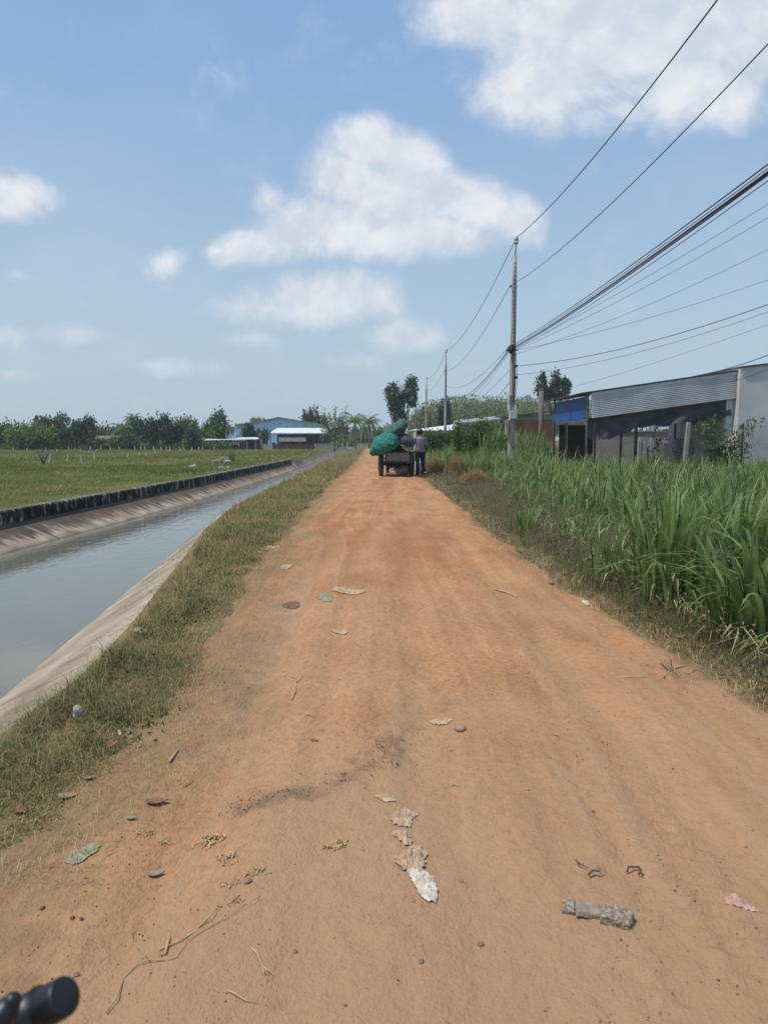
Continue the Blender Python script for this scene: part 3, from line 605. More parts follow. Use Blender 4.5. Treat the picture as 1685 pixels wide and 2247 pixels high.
def verge_grass():
    parts = []
    for y0, y1, dens, hh, ww in ((1.6, 3.2, 9000, .085, .0032), (3.2, 6, 6800, .10, .0036), (6, 11, 2900, .13, .006), (11, 22, 950, .15, .011), (22, 50, 330, .17, .022), (50, 110, 60, .22, .05)):
        yy = np.linspace(y0, y1, 50); wid = np.maximum(roadL(yy) - lipX(yy) + .25, .2)
        n = int(dens * wid.mean() * (y1 - y0)); y = y0 + (y1 - y0) * RNG.random(n)
        l, r = lipX(y) + .07 + fbm(y * 1.4, y * 0 + 3, 3) * .22, roadL(y) + .26; t = RNG.random(n); x = l + (r - l) * t
        edge = np.clip((r - .16 - x) / .42, 0, 1)                 # thins out towards the road
        clump = fbm(x * 5, y * 5, 3) + .5; big = fbm(x * 1.3, y * 1.3, 3)
        keep = RNG.random(n) < np.clip(edge * 1.35 * (.45 + clump) + big * .8, 0, 1) * np.clip((x - l) / .05, .35, 1)
        dl = x - l; x, y, t, edge, clump, big, dl = (q[keep] for q in (x, y, t, edge, clump, big, dl)); n = len(x)
        dry = np.clip(RNG.random(n) * .55 + .22 - big * 1.0 + (1 - edge) * .38 + (RNG.random(n) < .13) * .45, 0, 1)
        h = hh * (.40 + .8 * RNG.random(n)) * (.2 + 1.5 * clump ** 1.6) * (.5 + .5 * edge) * np.clip(.55 + dl / .25, .5, 1)
        az = RNG.random(n) * 6.28; hang = RNG.random(n) < .0
        az = np.where(hang, np.pi + RNG.normal(size=n) * .8, az)
        parts.append(blades(x, y, -.02 * (1 - t), h * 1.15, ww * (.7 + .6 * RNG.random(n)), .9 + 1.9 * RNG.random(n) + hang * .4, az, 4 if y1 < 7 else 3 if y1 < 12 else 2, dry))
        m = int(n * .14); i = RNG.integers(0, n, m)               # long pale strands lying over the rest
        parts.append(blades(x[i], y[i], .01 + .05 * RNG.random(m), h[i] * 2.2, ww * .55, 1.9 + 1.0 * RNG.random(m), RNG.random(m) * 6.28, 4 if y1 < 7 else 2, .6 + .4 * RNG.random(m)))
    nt_ = 46; ty = 2.9 + 10 * RNG.random(nt_) ** 1.2; tt = .2 + .6 * RNG.random(nt_)
    for y0, t0 in zip(ty, tt):                                    # taller tufts and flat broad leaved weeds
        x0 = float(lipX(y0)) + (float(roadL(y0)) - float(lipX(y0))) * t0; m = 40; s = RNG.random()
        parts.append(blades(x0 + RNG.normal(size=m) * .035, y0 + RNG.normal(size=m) * .035, -.01, .08 + .11 * RNG.random(m), .004, .5 + 1.5 * RNG.random(m), RNG.random(m) * 6.28, 4, np.clip(s * .8 + RNG.normal(size=m) * .12, 0, 1)))
        m = 26; xb = x0 + .10 * abs(RNG.normal()); yb = y0 + .2 * RNG.normal()
        parts.append(leaves(np.stack([xb + RNG.normal(size=m) * .05, yb + RNG.normal(size=m) * .05, .02 + .05 * RNG.random(m)], 1), .024, np.array([0, 0, .4]), np.clip(.1 + RNG.random(m) * .25, 0, 1), asp=.6))
    # runners creeping down the concrete
    n = 260; y = 2.4 + 9 * RNG.random(n) ** 1.3; sp = fbm(y * 1.1, y * 0 + 2., 3) > -.05; y = y[sp]; n = len(y)
    ln = .10 + .34 * RNG.random(n); x = lipX(y) + .03
    d = (nearW(y) - lipX(y)); slope = .43 / -d
    for k in range(5):
        f = k / 5; xx = x - ln * f; yy = y - ln * f * .55 + RNG.normal(size=n) * .01
        parts.append(blades(xx, yy, -.055 - (x - xx) * slope, ln * .28, .0045, np.full(n, 2.1), np.pi + .55 + RNG.normal(size=n) * .35, 2, .1 + RNG.random(n) * .6))
    return stuff('verge_grass', parts, M_verge, 'short green and straw coloured grass strip between canal edge and dirt road', 'grass')
verge_grass()
def straw_litter():
    n = 3200; y = 2.0 + 11 * RNG.random(n) ** 1.3; x = roadL(y) + RNG.normal(size=n) * .19 + .10
    p = [blades(x, y, np.array([roadz(a, b) for a, b in zip(x, y)]) + .006, .02 + .06 * RNG.random(n), .0026, np.full(n, 2.75), RNG.random(n) * 6.28, 2, .05 + .6 * RNG.random(n))]
    n = 1000; y = 3 + 8 * RNG.random(n) ** 1.2; x = roadR(y) + RNG.normal(size=n) * .16 + .05
    p.append(blades(x, y, np.array([roadz(a, b) for a, b in zip(x, y)]) + .02, .03 + .08 * RNG.random(n), .0035, np.full(n, 2.3), RNG.random(n) * 6.28, 2, .4 + .55 * RNG.random(n)))
    stuff('dry_straw', p, M_cane_dry, 'bits of dry straw scattered along the edges of the road', 'straw')
straw_litter()
def field_grass():
    parts = []
    for y0, y1, dens, hh, ww in ((11, 17, 950, .10, .010), (17, 27, 420, .12, .018), (27, 45, 130, .15, .034), (45, 95, 26, .17, .075)):
        n = int(dens * ((.54 * y1 + 1.5 - 6.4) + max(.54 * y0 + 1.5 - 6.4, 0)) / 2 * (y1 - y0)); y = y0 + (y1 - y0) * RNG.random(n); x = wallX(y) - .12 - RNG.random(n) * np.maximum(.54 * y + 1.6 - 6.2, .3)
        tuft = fbm(x * .9, y * .9, 4); big = fbm(x * .25, y * .25, 3); h = hh * (.4 + .7 * RNG.random(n)) * np.clip(.75 + tuft * 2.6, .25, 1.9)
        sh = np.clip(.40 + big * .9 + tuft * .7 + RNG.normal(size=n) * .15 + np.clip(1 - (wallX(y) - x) / 1.6, 0, 1) * .28, 0, 1)
        parts.append(blades(x, y, fbm(x * .35, y * .35, 3) * .08, h, ww, .5 + 1.1 * RNG.random(n), RNG.random(n) * 6.28, 2, sh))
    n = 2600; y = 12 + 34 * RNG.random(n) ** 1.5; x = wallX(y) - .15 - .3 * RNG.random(n)
    parts.append(blades(x, y, 0, .06 + .12 * RNG.random(n), .012, .5 + 1.4 * RNG.random(n), RNG.random(n) * 6.28, 2, .5 + .5 * RNG.random(n)))
    return stuff('field_grass', parts, M_field, 'short green pasture grass of the field beyond the canal', 'grass')
field_grass()

def cane_patch(x, y, per, hh, ww, segs, dry=.04, spread=.09):
    n0 = len(x); n = n0 * per; x = np.repeat(x, per) + RNG.normal(size=n) * spread; y = np.repeat(y, per) + RNG.normal(size=n) * spread
    tone = np.repeat(fbm(x[::per] * .6, y[::per] * .6, 3) * .5, per)
    h = hh * (.55 + .6 * RNG.random(n)) * (1 + np.repeat(RNG.normal(size=n0) * .12, per))
    b = .3 + 2.0 * RNG.random(n) ** 1.4
    sh = np.clip(.42 + tone * 1.2 + RNG.normal(size=n) * .22, 0, .93); sh = np.where(RNG.random(n) < dry, 1., sh)
    return blades(x, y, 0, h, ww * (.6 + .7 * RNG.random(n)), b, RNG.random(n) * 6.28, segs, sh, droop=.14)
def tall_grass():
    parts = []
    for y0, y1, dens, per, hh, ww, segs in ((3.0, 6.5, 22, 8, 1.0, .027, 6), (6.5, 11, 21, 7, 1.0, .028, 5), (11, 17, 14, 7, 1.0, .034, 5), (17, 24.2, 9, 7, 1.0, .042, 4)):
        wid = .56 * (y0 + y1) / 2 + 1.6 - 2.2; n = int(dens * wid * (y1 - y0)); y = y0 + (y1 - y0) * RNG.random(n); x = caneX(y) + fbm(y * .8, y * 0 + 1, 3) * .7 + RNG.random(n) ** .85 * np.maximum(.56 * y + 1.6 - caneX(y), .2)
        ed = np.clip((x - caneX(y)) / .9, .35, 1); hk = 1 + fbm(x * .6, y * .6, 2) * .9
        for a in range(3):                                   # shorter towards the verge
            k = (ed > (.3, .6, .85)[a]) & (ed <= (.6, .85, 1.1)[a])
            if k.sum(): parts.append(cane_patch(x[k], y[k], per, hh * (.6, .82, 1.)[a] * np.repeat(hk[k], per), ww, segs, .10))
    n = 900; y = 24.2 + 18 * RNG.random(n); x = caneX(y) - .2 + RNG.random(n) * np.minimum(2.9, 3.2)
    parts.append(cane_patch(x, y, 8, 1.25, .042, 3, .03, .15))
    n = 500; y = 27 + 25 * RNG.random(n); x = roadR(y) + .9 + RNG.random(n) * 2.2
    parts.append(cane_patch(x, y, 8, 1.0, .05, 3, .1, .18))
    return stuff('tall_grass', parts, M_cane, 'dense tall green cane grass filling the plot in front of the shed', 'grass')
tall_grass()
def cane_floor():
    n = 2600; y = 3.1 + 10 * RNG.random(n) ** 1.2; x = caneX(y) - .22 + RNG.random(n) * 1.0
    stuff('dead_cane_leaves', [blades(x, y, .015, .12 + .26 * RNG.random(n), .008 + .007 * RNG.random(n), 1.7 + .9 * RNG.random(n), RNG.random(n) * 6.28, 3, RNG.random(n))], M_cane_dry, 'dead straw coloured cane leaves lying under the tall grass', 'dead leaves')
cane_floor()
def verge_weeds():
    parts = []
    for y0, y1, dens, hh, sz in ((2.9, 6, 9500, .15, .018), (6, 11, 5600, .22, .024), (11, 20, 1700, .26, .034), (20, 34, 500, .30, .06)):
        n = int(dens * 1.0 * (y1 - y0)); y = y0 + (y1 - y0) * RNG.random(n); l, r = roadR(y) + .02, caneX(y) + .5
        t = RNG.random(n); x = l + (r - l) * t; up = np.clip(t * 1.25, .12, 1)
        mound = np.clip(.6 + fbm(x * 2.2, y * 2.2, 3) * 2, .1, 1.5)
        k = RNG.random(n) < np.clip(up * 1.5 * (.5 + mound), 0, 1); x, y, t, up, mound = (q[k] for q in (x, y, t, up, mound)); n = len(x)
        mound = mound + .9 * np.exp(-((y - 7.0) / 1.6) ** 2 - ((x - 2.05) / .3) ** 2) * (y1 > 5)
        z = .02 + hh * up * mound * RNG.random(n) ** .8
        sh = np.clip(.50 - .26 * up + RNG.normal(size=n) * .2 + (RNG.random(n) < .10) * .6, 0, 1)
        parts.append(leaves(np.stack([x, y, z], 1), sz, np.array([0, 0, .7]), sh, asp=.55))
        m = n; i = RNG.integers(0, n, m)
        parts.append(blades(x[i] + RNG.normal(size=m) * .03, y[i], 0., hh * (.5 + .8 * RNG.random(m)) * (.4 + up[i]), sz * .16, .3 + 1.5 * RNG.random(m), RNG.random(m) * 6.28, 2, np.clip(.35 + RNG.random(m) * .6, 0, 1)))
    return stuff('verge_weeds', parts, M_weed, 'low olive weeds with tiny pale flowers between road and tall grass', 'weeds')
verge_weeds()
def cane_clump(px, py, h, n, w, label, rad=.16, z=0., dry=.08, lean=None):
    g = G(px, py); r = empty('cane_clump', (g.x, g.y, 0), label, 'grass clump')
    x = RNG.normal(size=n) * rad; y = RNG.normal(size=n) * rad; az = np.arctan2(y, x) + RNG.normal(size=n) * .5
    if lean is not None: az = np.where(RNG.random(n) < .35, lean + RNG.normal(size=n) * .4, az)
    V, T, s = blades(x, y, 0, h * (.5 + .65 * RNG.random(n)), w * (.6 + .6 * RNG.random(n)), .15 + 1.35 * RNG.random(n) ** 1.3, az, 7, np.clip(.5 + RNG.normal(size=n) * .2, .05, .92), droop=.16)
    link('leaves', mesh_np('leaves', V, T, {'shade': s}), M_cane, r)
    k = max(6, int(n * dry * 2)); x = RNG.normal(size=k) * rad; y = RNG.normal(size=k) * rad
    V, T, s = blades(x, y, 0, h * (.3 + .4 * RNG.random(k)), w * .8, 1.3 + 1.1 * RNG.random(k), RNG.random(k) * 6.28, 5, RNG.random(k), droop=.2)
    link('dead_leaves', mesh_np('dead_leaves', V, T, {'shade': s}), M_cane_dry, r)
cane_clump(1462, 1332, 1.28, 130, .040, 'big upright clump of wide cane leaves nearest the road on the right', .15)
cane_clump(1640, 1420, 1.05, 80, .050, 'cane clump with a yellowing leaf at the right edge of the view', .13, lean=math.pi)
cane_clump(1600, 1300, 1.28, 90, .040, 'tall cane clump behind the yellowing one at the right edge', .17)
cane_clump(1330, 1285, .70, 60, .030, 'low arching cane clump beside the small leafed weeds', .14, lean=math.pi)
cane_clump(1150, 1178, .60, 46, .026, 'small solitary grass tuft standing forward in the weeds', .08)
cane_clump(1045, 1052, 1.0, 60, .03, 'pale green grass tuft beside the dry brown brush', .16)
def big_tuft(px, py, h, n, w, label):
    g = G(px, py); x = RNG.normal(size=n) * .25; y = RNG.normal(size=n) * .25
    V, T, s = blades(x, y, 0, h * (.6 + .5 * RNG.random(n)), w, .15 + 1.2 * RNG.random(n) ** 1.4, RNG.random(n) * 6.28, 6, np.clip(.62 + RNG.normal(size=n) * .2, 0, 1), droop=.2)
    o = link('reed_clump', mesh_np('reed_clump', V, T, {'shade': s}), M_cane); o.location = (g.x, g.y, 0); tag(o, label, 'reeds')
big_tuft(1088, 1036, 2.65, 110, .06, 'tall feathery reed clump just left of the nearest utility pole')
big_tuft(1160, 1032, 2.1, 80, .05, 'feathery reeds just right of the nearest pole in front of the brick wall')
big_tuft(1205, 1030, 1.9, 70, .05, 'reed clump between the nearest pole and the old post')
big_tuft(1178, 1034, 2.3, 90, .05, 'tall reeds in front of the middle of the brick house')
big_tuft(1146, 1020, 2.6, 90, .06, 'tall reeds behind the pole at the left end of the brick house')
def dry_brush(px, py, w, h, n, label):
    g = G(px, py); x = RNG.normal(size=n) * w * .30; y = RNG.normal(size=n) * w * .3; k = np.exp(-(x / w / .45) ** 2)
    V, T, s = blades(x, y, 0, h * (.5 + .55 * RNG.random(n)) * (.45 + .55 * k), .022, .1 + .9 * RNG.random(n), RNG.random(n) * 6.28, 3, np.clip(.5 + RNG.normal(size=n) * .22, 0, 1))
    m = n; i = RNG.integers(0, n, m); c = np.stack([x[i], y[i], h * k[i] * (.35 + .6 * RNG.random(m))], 1) + RNG.normal(size=(m, 3)) * .04
    p = join([(V, T, s), leaves(c, .05, np.array([0, 0, .6]), np.clip(.55 + RNG.normal(size=m) * .2, 0, 1), asp=.3)])
    o = link('dry_brush', mesh_np('dry_brush', p[0], p[1], {'shade': p[2]}), M_brush); o.location = (g.x, g.y, 0); tag(o, label, 'dry brush')
dry_brush(956, 1041, .95, .80, 900, 'dry brown feathery brush nearest the standing man')
dry_brush(1003, 1046, .70, .95, 700, 'taller dry brown brush in front of the dark green grass')
dry_brush(1040, 1066, .9, .55, 700, 'low dry brown brush at the foot of the pale grass tuft')

# ------------------------------------------------------------------ trees
def crown_mesh(lobes, n, size, seed=0, asp=.55, fill=.45, clumps=26):
    C, O, S = [], [], []; tot = sum((a[3] * a[4] * a[5]) ** .67 for a in lobes)
    for (cx, cy, cz, rx, ry, rz) in lobes:
        m = int(n * (rx * ry * rz) ** .67 / tot); nk = max(5, int(clumps * (rx * ry * rz) ** .67 / tot * len(lobes) * .7))
        d = RNG.normal(size=(nk, 3)); d /= np.linalg.norm(d, axis=1)[:, None]; rr = (fill + (1 - fill) * RNG.random(nk) ** .5)[:, None]
        kc = d * rr; ks = RNG.random(nk)
        i = RNG.integers(0, nk, m); q = kc[i] + RNG.normal(size=(m, 3)) * (.15 + .12 * RNG.random(nk))[i][:, None]
        C.append(q * np.array([rx, ry, rz]) + np.array([cx, cy, cz])); O.append(q); S.append(np.clip(ks[i] * .55 + .22 + RNG.normal(size=m) * .2, 0, 1))
    C = np.concatenate(C); C[:, 2] = np.maximum(C[:, 2], .1)
    return leaves(C, size, np.concatenate(O) * .8, np.concatenate(S), asp=asp)
def tree(name, base, lobes, n, size, m, label, cat='tree', group=None, trunk=.16, bark=None, clumps=26, fill=.45, asp=.6, fork=None):
    r = empty(name, base, label, cat, group)
    V, T, s = crown_mesh(lobes, int(n * 2.6), size * .82, clumps=int(clumps * 1.7), fill=fill, asp=asp)
    link('crown', mesh_np('crown', V, T, {'shade': s}), m, r)
    t = MB(); zt = min(l[2] for l in lobes); mx = sum(l[0] for l in lobes) / len(lobes)
    f = fork or (mx * .3, 0, max(.4, zt * .55))
    t.tube([(0, 0, -.1), (f[0] * .5 + .03, .02, f[2] * .5), f], [trunk, trunk * .8, trunk * .65], 7)
    for l in lobes:
        t.tube([f, ((f[0] + l[0]) / 2 + .1, (f[1] + l[1]) / 2, (f[2] + l[2]) / 2 + .1), (l[0], l[1], l[2] + l[5] * .45)], [trunk * .55, trunk * .38, trunk * .12], 6)
        for k in range(3):
            a = RNG.random() * 6.28; t.tube([(l[0], l[1], l[2] - l[5] * .2), (l[0] + math.cos(a) * l[3] * .6, l[1] + math.sin(a) * l[4] * .6, l[2] + l[5] * .3)], [trunk * .25, trunk * .06], 5)
    t.build('trunk', bark or M_bark, r, True)
    return r
def px_tree(x0, x1, top, Y, m, label, n=900, size=None, bottom=None, split=1, name='tree', group=None, low=.06, clumps=30, fill=.42, ragged=.35, bark=None, trunk=None, asp=.6, cat='tree'):
    """a tree whose outline spans photo columns x0..x1 and reaches up to row top, at distance Y"""
    a, b = P(x0, top, Y), P(x1, top, Y); w = b.x - a.x; H = a.z; cx = (a.x + b.x) / 2
    z0 = H * low if bottom is None else P(x0, bottom, Y).z
    lobes = []; rs = random.Random(int(x0 * 7 + top))
    for k in range(split):
        if split == 1: lobes.append((0, 0, (z0 + H) / 2, w * .46, w * .42, (H - z0) * .46))
        else:
            t = (k + .5) / split; rx = w / split * (.62 + .25 * rs.random()); hk = H * (1 - ragged * rs.random() * abs(rs.random()))
            if k == split // 2: hk = H
            hk = max(hk, z0 + (H - z0) * .55); zz0 = z0 + (hk - z0) * .2 * rs.random(); lobes.append((-w / 2 + rx * .85 + (w - 1.7 * rx) * (k / (split - 1)), (rs.random() - .5) * w * .4, (zz0 + hk) / 2, rx, rx, (hk - zz0) * .5))
    return tree(name, (cx, Y, 0), lobes, n, size or max(.16, .0042 * Y), m, label, cat, group, trunk or max(.09, H * .022), bark, clumps, fill, asp)
def palm(px, top, Y, label, fr=1.9, nf=18, low=False):
    t = P(px, top, Y); r = empty('palm_tree', (t.x, Y, 0), label, 'palm'); H = t.z - fr * .35
    tb = MB(); tb.tube([(0, 0, -.1), (.08, 0, H * .5), (0, 0, H)], [.19, .14, .12], 8); tb.build('trunk', M_bark_pale, r, True)
    Vs = []; b = 0; parts = []
    for k in range(nf):
        az = k * 2.4 + RNG.random() * .4; el = 1.25 - 1.75 * (k / nf) + RNG.normal() * .1; L = fr * (.85 + .25 * RNG.random())
        ts = np.linspace(.12, 1, 22); ang = el - 1.3 * ts ** 1.5
        step = np.concatenate([[0], np.diff(ts)]) * L; hx = np.cumsum(np.cos(ang) * step); hz = np.cumsum(np.sin(ang) * step)
        x = hx * math.cos(az); y = hx * math.sin(az); z = H + hz
        ll = L * .30 * np.sin(np.pi * np.clip(ts * .9 + .1, 0, 1)) ** .6
        for sd in (-1, 1):
            parts.append(blades(x, y, z, ll, .07, np.full(22, 1.9), az + sd * (1.1 - .4 * ts), 2, np.clip(.5 + RNG.normal(size=22) * .2 + RNG.normal() * .15, 0, 1), droop=.45))
        parts.append(blades(np.array([0.]), np.array([0.]), np.array([H]), np.array([L * .6]), .05, np.array([(1.57 - el)]), np.array([az]), 4, np.array([.8])))
    V, T, s = join(parts); link('fronds', mesh_np('fronds', V, T, {'shade': s}), M_palm, r)

# tree line beyond the field, from the left
TL = 'trees beyond the field'
px_tree(-70, 34, 926, 96, M_leaf_dark, 'dark tree at the far left end of the tree line', 1100, split=3, group=TL)
px_tree(18, 120, 929, 93, M_leaf_bright, 'round yellow green bush tree at the left end of the field', 1500, split=3, low=.03, group=TL)
px_tree(70, 134, 912, 99, M_leaf_rust, 'reddish thin topped tree behind the yellow green bush tree', 700, split=3, low=.3, group=TL, fill=.3)
px_tree(118, 155, 907, 101, M_leaf_olive, 'slender pale tree with see-through crown in the tree line', 260, split=2, bottom=945, group=TL, clumps=14, trunk=.1)
px_tree(105, 180, 938, 95, M_leaf_dark, 'low dark tree left of the red roofed house', 900, split=3, low=.03, group=TL)
px_tree(163, 207, 917, 94, M_leaf_blue, 'dark upright tree at the left corner of the red roofed house', 700, split=2, low=.2, group=TL)
px_tree(203, 252, 931, 108, M_leaf_olive, 'small rounded light green tree behind the red roof', 500, split=1, group=TL)
px_tree(246, 290, 933, 106, M_leaf_mid, 'light crown left of the tall palm', 400, split=2, group=TL)
px_tree(278, 335, 922, 98, M_leaf_blue, 'blue green tree under the tall palm', 900, split=3, low=.04, group=TL)
px_tree(318, 394, 910, 96, M_leaf_dark, 'largest dark round tree in the middle of the tree line', 1600, split=3, low=.04, group=TL)
px_tree(380, 440, 915, 99, M_leaf_mid, 'mid green tree right of the largest dark tree', 1200, split=3, low=.04, group=TL)
px_tree(404, 440, 940, 93, M_leaf_blue, 'small bluish tree standing forward near the white roofed shed', 600, split=1, low=.03, group=TL)
px_tree(444, 499, 905, 101, M_leaf_mid, 'peaked green tree left of the water tank', 1300, split=2, low=.04, group=TL)
px_tree(210, 330, 958, 95, M_leaf_mid, 'low hedge of bushes right of the red roofed house', 900, split=4, low=.02, group=TL, name='bush', cat='bush')
px_tree(-40, 60, 948, 108, M_leaf_blue, 'pale tree behind the far left dark tree', 500, split=3, group=TL)
palm(291, 912, 99, 'tall palm rising above the tree line', 1.9)
palm(270, 930, 94, 'short palm in front of the tree line', 2.1, 16)
px_tree(526, 580, 916, 128, M_leaf_olive, 'tree showing above the left roof slope of the blue warehouse', 500, split=2, bottom=945)
px_tree(660, 716, 892, 126, M_leaf_rust, 'brownish round tree behind the right end of the blue warehouse', 1100, split=3, bottom=955, group=None)
px_tree(531, 562, 933, 103, M_leaf_dark, 'small dark tree in front of the blue warehouse wall', 500, split=1, low=.25)
px_tree(563, 592, 942, 104, M_leaf_blue, 'thin young tree between the dark tree and the awning', 170, split=2, low=.15, clumps=12)
px_tree(704, 764, 893, 92, M_leaf_olive, 'loose twiggy pale tree beside the open awning building', 750, split=5, low=.12, clumps=60, fill=.15, ragged=.5, size=.26)
palm(779, 913, 112, 'left of the two coconut palms at the end of the road', 2.9, 20)
palm(810, 915, 108, 'right of the two coconut palms at the end of the road', 2.7, 20)
px_tree(822, 862, 936, 116, M_leaf_mid, 'low green tree right of the coconut palms', 600, split=2, low=.05)
px_tree(765, 830, 950, 124, M_leaf_olive, 'pale bushes under the coconut palms', 600, split=3, low=.05, name='bush', cat='bush')
px_tree(690, 770, 958, 120, M_leaf_olive, 'pale bushes behind the awning building', 500, split=3, low=.05, name='bush', cat='bush')
# the two lobed tree by the road
b_ = P(884, 900, 100)
s_ = 100 / F
tree('tree', (b_.x, 100, 0), [(-20 * s_, 0, P(0, 866, 100).z, 17 * s_, 1.0, 24 * s_), (-14 * s_, .4, P(0, 893, 100).z, 16 * s_, 1.0, 22 * s_), (18 * s_, .2, P(0, 846, 100).z, 14 * s_, .9, 18 * s_), (20 * s_, 0, P(0, 876, 100).z, 13 * s_, .9, 16 * s_), (-8 * s_, 0, P(0, 920, 100).z, 14 * s_, .9, 20 * s_), (2 * s_, 0, P(0, 872, 100).z, 10 * s_, .7, 14 * s_)],
     2300, .34, M_leaf_dark, 'tall dark tree with two lobes above the loaded cart', 'tree', trunk=.2, clumps=60)
px_tree(1175, 1252, 822, 90, M_leaf_dark, 'dark round topped tree behind the shed roof', 1500, split=4, bottom=880, ragged=.4, trunk=.22)
px_tree(962, 990, 873, 96, M_leaf_dark, 'narrow dark tree behind the second utility pole', 600, split=1, low=.2)
# far wood of rubber trees
def rubber_wood():
    parts = []; n = 520
    for k in range(n):
        Y = 100 + 26 * RNG.random(); x = P(905, 900, Y).x + RNG.random() * (P(1300, 900, Y).x - P(905, 900, Y).x)
        px = CX + x / Y * F; sky = np.interp(px, [905, 930, 950, 990, 1100, 1215, 1320], [900, 880, 872, 864, 862, 866, 870]); H = P(px, sky, Y).z * (.86 + .16 * RNG.random())
        m = 62; d = RNG.normal(size=(m, 3)); d /= np.linalg.norm(d, axis=1)[:, None]; d *= (.5 + .5 * RNG.random(m))[:, None]
        rz = H * .40; c = d * np.array([1.25, 1.25, rz]) + np.array([x, Y, H - rz])
        parts.append(leaves(c, .40, d, np.clip(RNG.random() * .5 + .2 + RNG.normal(size=m) * .2, 0, 1), asp=.5))
    stuff('rubber_wood', parts, M_leaf_wood, 'far wood of pale green rubber trees across the right horizon', 'wood')
rubber_wood()
def far_treeline():
    parts = []
    for k in range(260):
        Y = 150 + 60 * RNG.random(); px = -150 + RNG.random() * 1000; x = P(px, 900, Y).x; H = P(px, 944 - 8 * RNG.random(), Y).z; m = 26
        d = RNG.normal(size=(m, 3)); d /= np.linalg.norm(d, axis=1)[:, None]; c = d * np.array([2.2, 2.2, H * .48]) + np.array([x, Y, H * .5])
        parts.append(leaves(c, 1.1, d, np.clip(RNG.random() * .5 + .2 + RNG.normal(size=m) * .2, 0, 1), asp=.6))
    stuff('far_trees', parts, M_leaf_blue, 'faint line of trees far behind the field and houses', 'trees')
far_treeline()
def undergrowth():
    n = 7000; px = -90 + 600 * RNG.random(n); Y = 92.5 + 9 * RNG.random(n); x = (px - CX) / F * Y; h = .35 + 1.5 * np.clip(.5 + fbm(x * .35, Y * .35, 3) * 2, 0, 1)
    k = ~((px > 168) & (px < 252) & (Y < 100)); x, Y, h = x[k], Y[k], h[k]; n = len(x)
    V, T, s = leaves(np.stack([x, Y, h * RNG.random(n) ** .7], 1), .42, np.array([0, -.2, .5]), np.clip(.4 + fbm(x * .5, Y, 2) + RNG.normal(size=n) * .18, 0, 1), asp=.6)
    tag(link('undergrowth', mesh_np('undergrowth', V, T, {'shade': s}), M_leaf_mid), 'low scrub growing under the trees beyond the field', 'scrub', kind='stuff')
undergrowth()
# hedges and bushes on the right
px_tree(996, 1112, 926, 31, M_leaf_mid, 'dark glossy hedge bush left of the nearest utility pole', 3600, .13, split=5, low=.02, name='bush', ragged=.25, cat='bush', clumps=70)
px_tree(922, 1005, 946, 42, M_leaf_mid, 'lower green hedge behind the standing man', 2200, .15, split=4, low=.02, name='bush', ragged=.2, cat='bush', clumps=60)
def leafy_bush(px, py, Y, label, stems):
    g = P(px, py, Y); r = empty('leafy_shrub', (g.x, Y, 0), label, 'shrub'); st = MB(); parts = []
    for (dx, dz, n) in stems:
        st.tube([(0, 0, 0), (dx * .35, .05, dz * .5), (dx, .1, dz)], [.03, .02, .006], 6)
        t = .2 + .8 * RNG.random(n) ** .8; q = np.stack([dx * t ** 1.4, np.full(n, .08), dz * t], 1) + RNG.normal(size=(n, 3)) * .12
        parts.append(leaves(q, .13, RNG.normal(size=(n, 3)) + np.array([0, 0, .3]), np.clip(.45 + RNG.normal(size=n) * .25, 0, 1), asp=.42))
    st.build('stems', M_bark, r, True); V, T, s = join(parts); link('leaves', mesh_np('leaves', V, T, {'shade': s}), M_leaf_mid, r)
leafy_bush(1585, 1040, 22.6, 'leafy shrub growing in front of the grey wall corner', [(-.75, 1.9, 170), (-.35, 2.0, 170), (.15, 1.75, 150), (.65, 1.75, 150), (1.1, 2.05, 120), (-.55, 1.3, 150), (.35, 1.2, 150), (.0, .9, 160), (.9, 1.2, 90)])
leafy_bush(1440, 1045, 26.5, 'leafy plant seen through the fence under the black netting', [(-.5, 1.3, 70), (0, 1.45, 80), (.45, 1.35, 70), (.7, .9, 60), (-.2, .8, 60)])
leafy_bush(1425, 1045, 23.2, 'small pale leafed plant at the foot of the concrete posts', [(-.3, .75, 30), (.1, .85, 40), (.4, .7, 30)])
px_tree(1295, 1500, 925, 36, M_leaf_mid, 'green bushes seen through the open shed', 2200, .16, split=4, low=.02, name='bush', ragged=.3, cat='bush', clumps=60)
# bare shrub in the field
g_ = G(97, 1022); bs = MB()
for k, (dx, dz) in enumerate(((-.25, .85), (-.1, .95), (-.35, .75), (.22, .7), (.05, .5), (-.5, .9))):
    bs.tube([(0, 0, 0), (dx * .4, .02, dz * .45), (dx, .05 * k, dz)], [.028, .018, .005], 5)
    for q in range(5): bs.tube([(dx * .7, .03, dz * .75), (dx * .7 + RNG.normal() * .16, .05, dz * .8 + RNG.random() * .3)], [.008, .003], 4)
tag(bs.build('bare_shrub', M_bark, None, True), 'bare leaning twiggy shrub alone in the green field', 'shrub').location = g_
g_ = G(508, 1012); V, T, s = blades(RNG.normal(size=90) * .15, RNG.normal(size=90) * .15, 0, .3 + .5 * RNG.random(90), .03, .2 + .8 * RNG.random(90), RNG.random(90) * 6.28, 3, RNG.random(90) * .6)
o_ = link('weed_tuft', mesh_np('weed_tuft', V, T, {'shade': s}), M_cane); o_.location = g_; tag(o_, 'upright weed tuft beside the rubble heap in the field', 'weed')
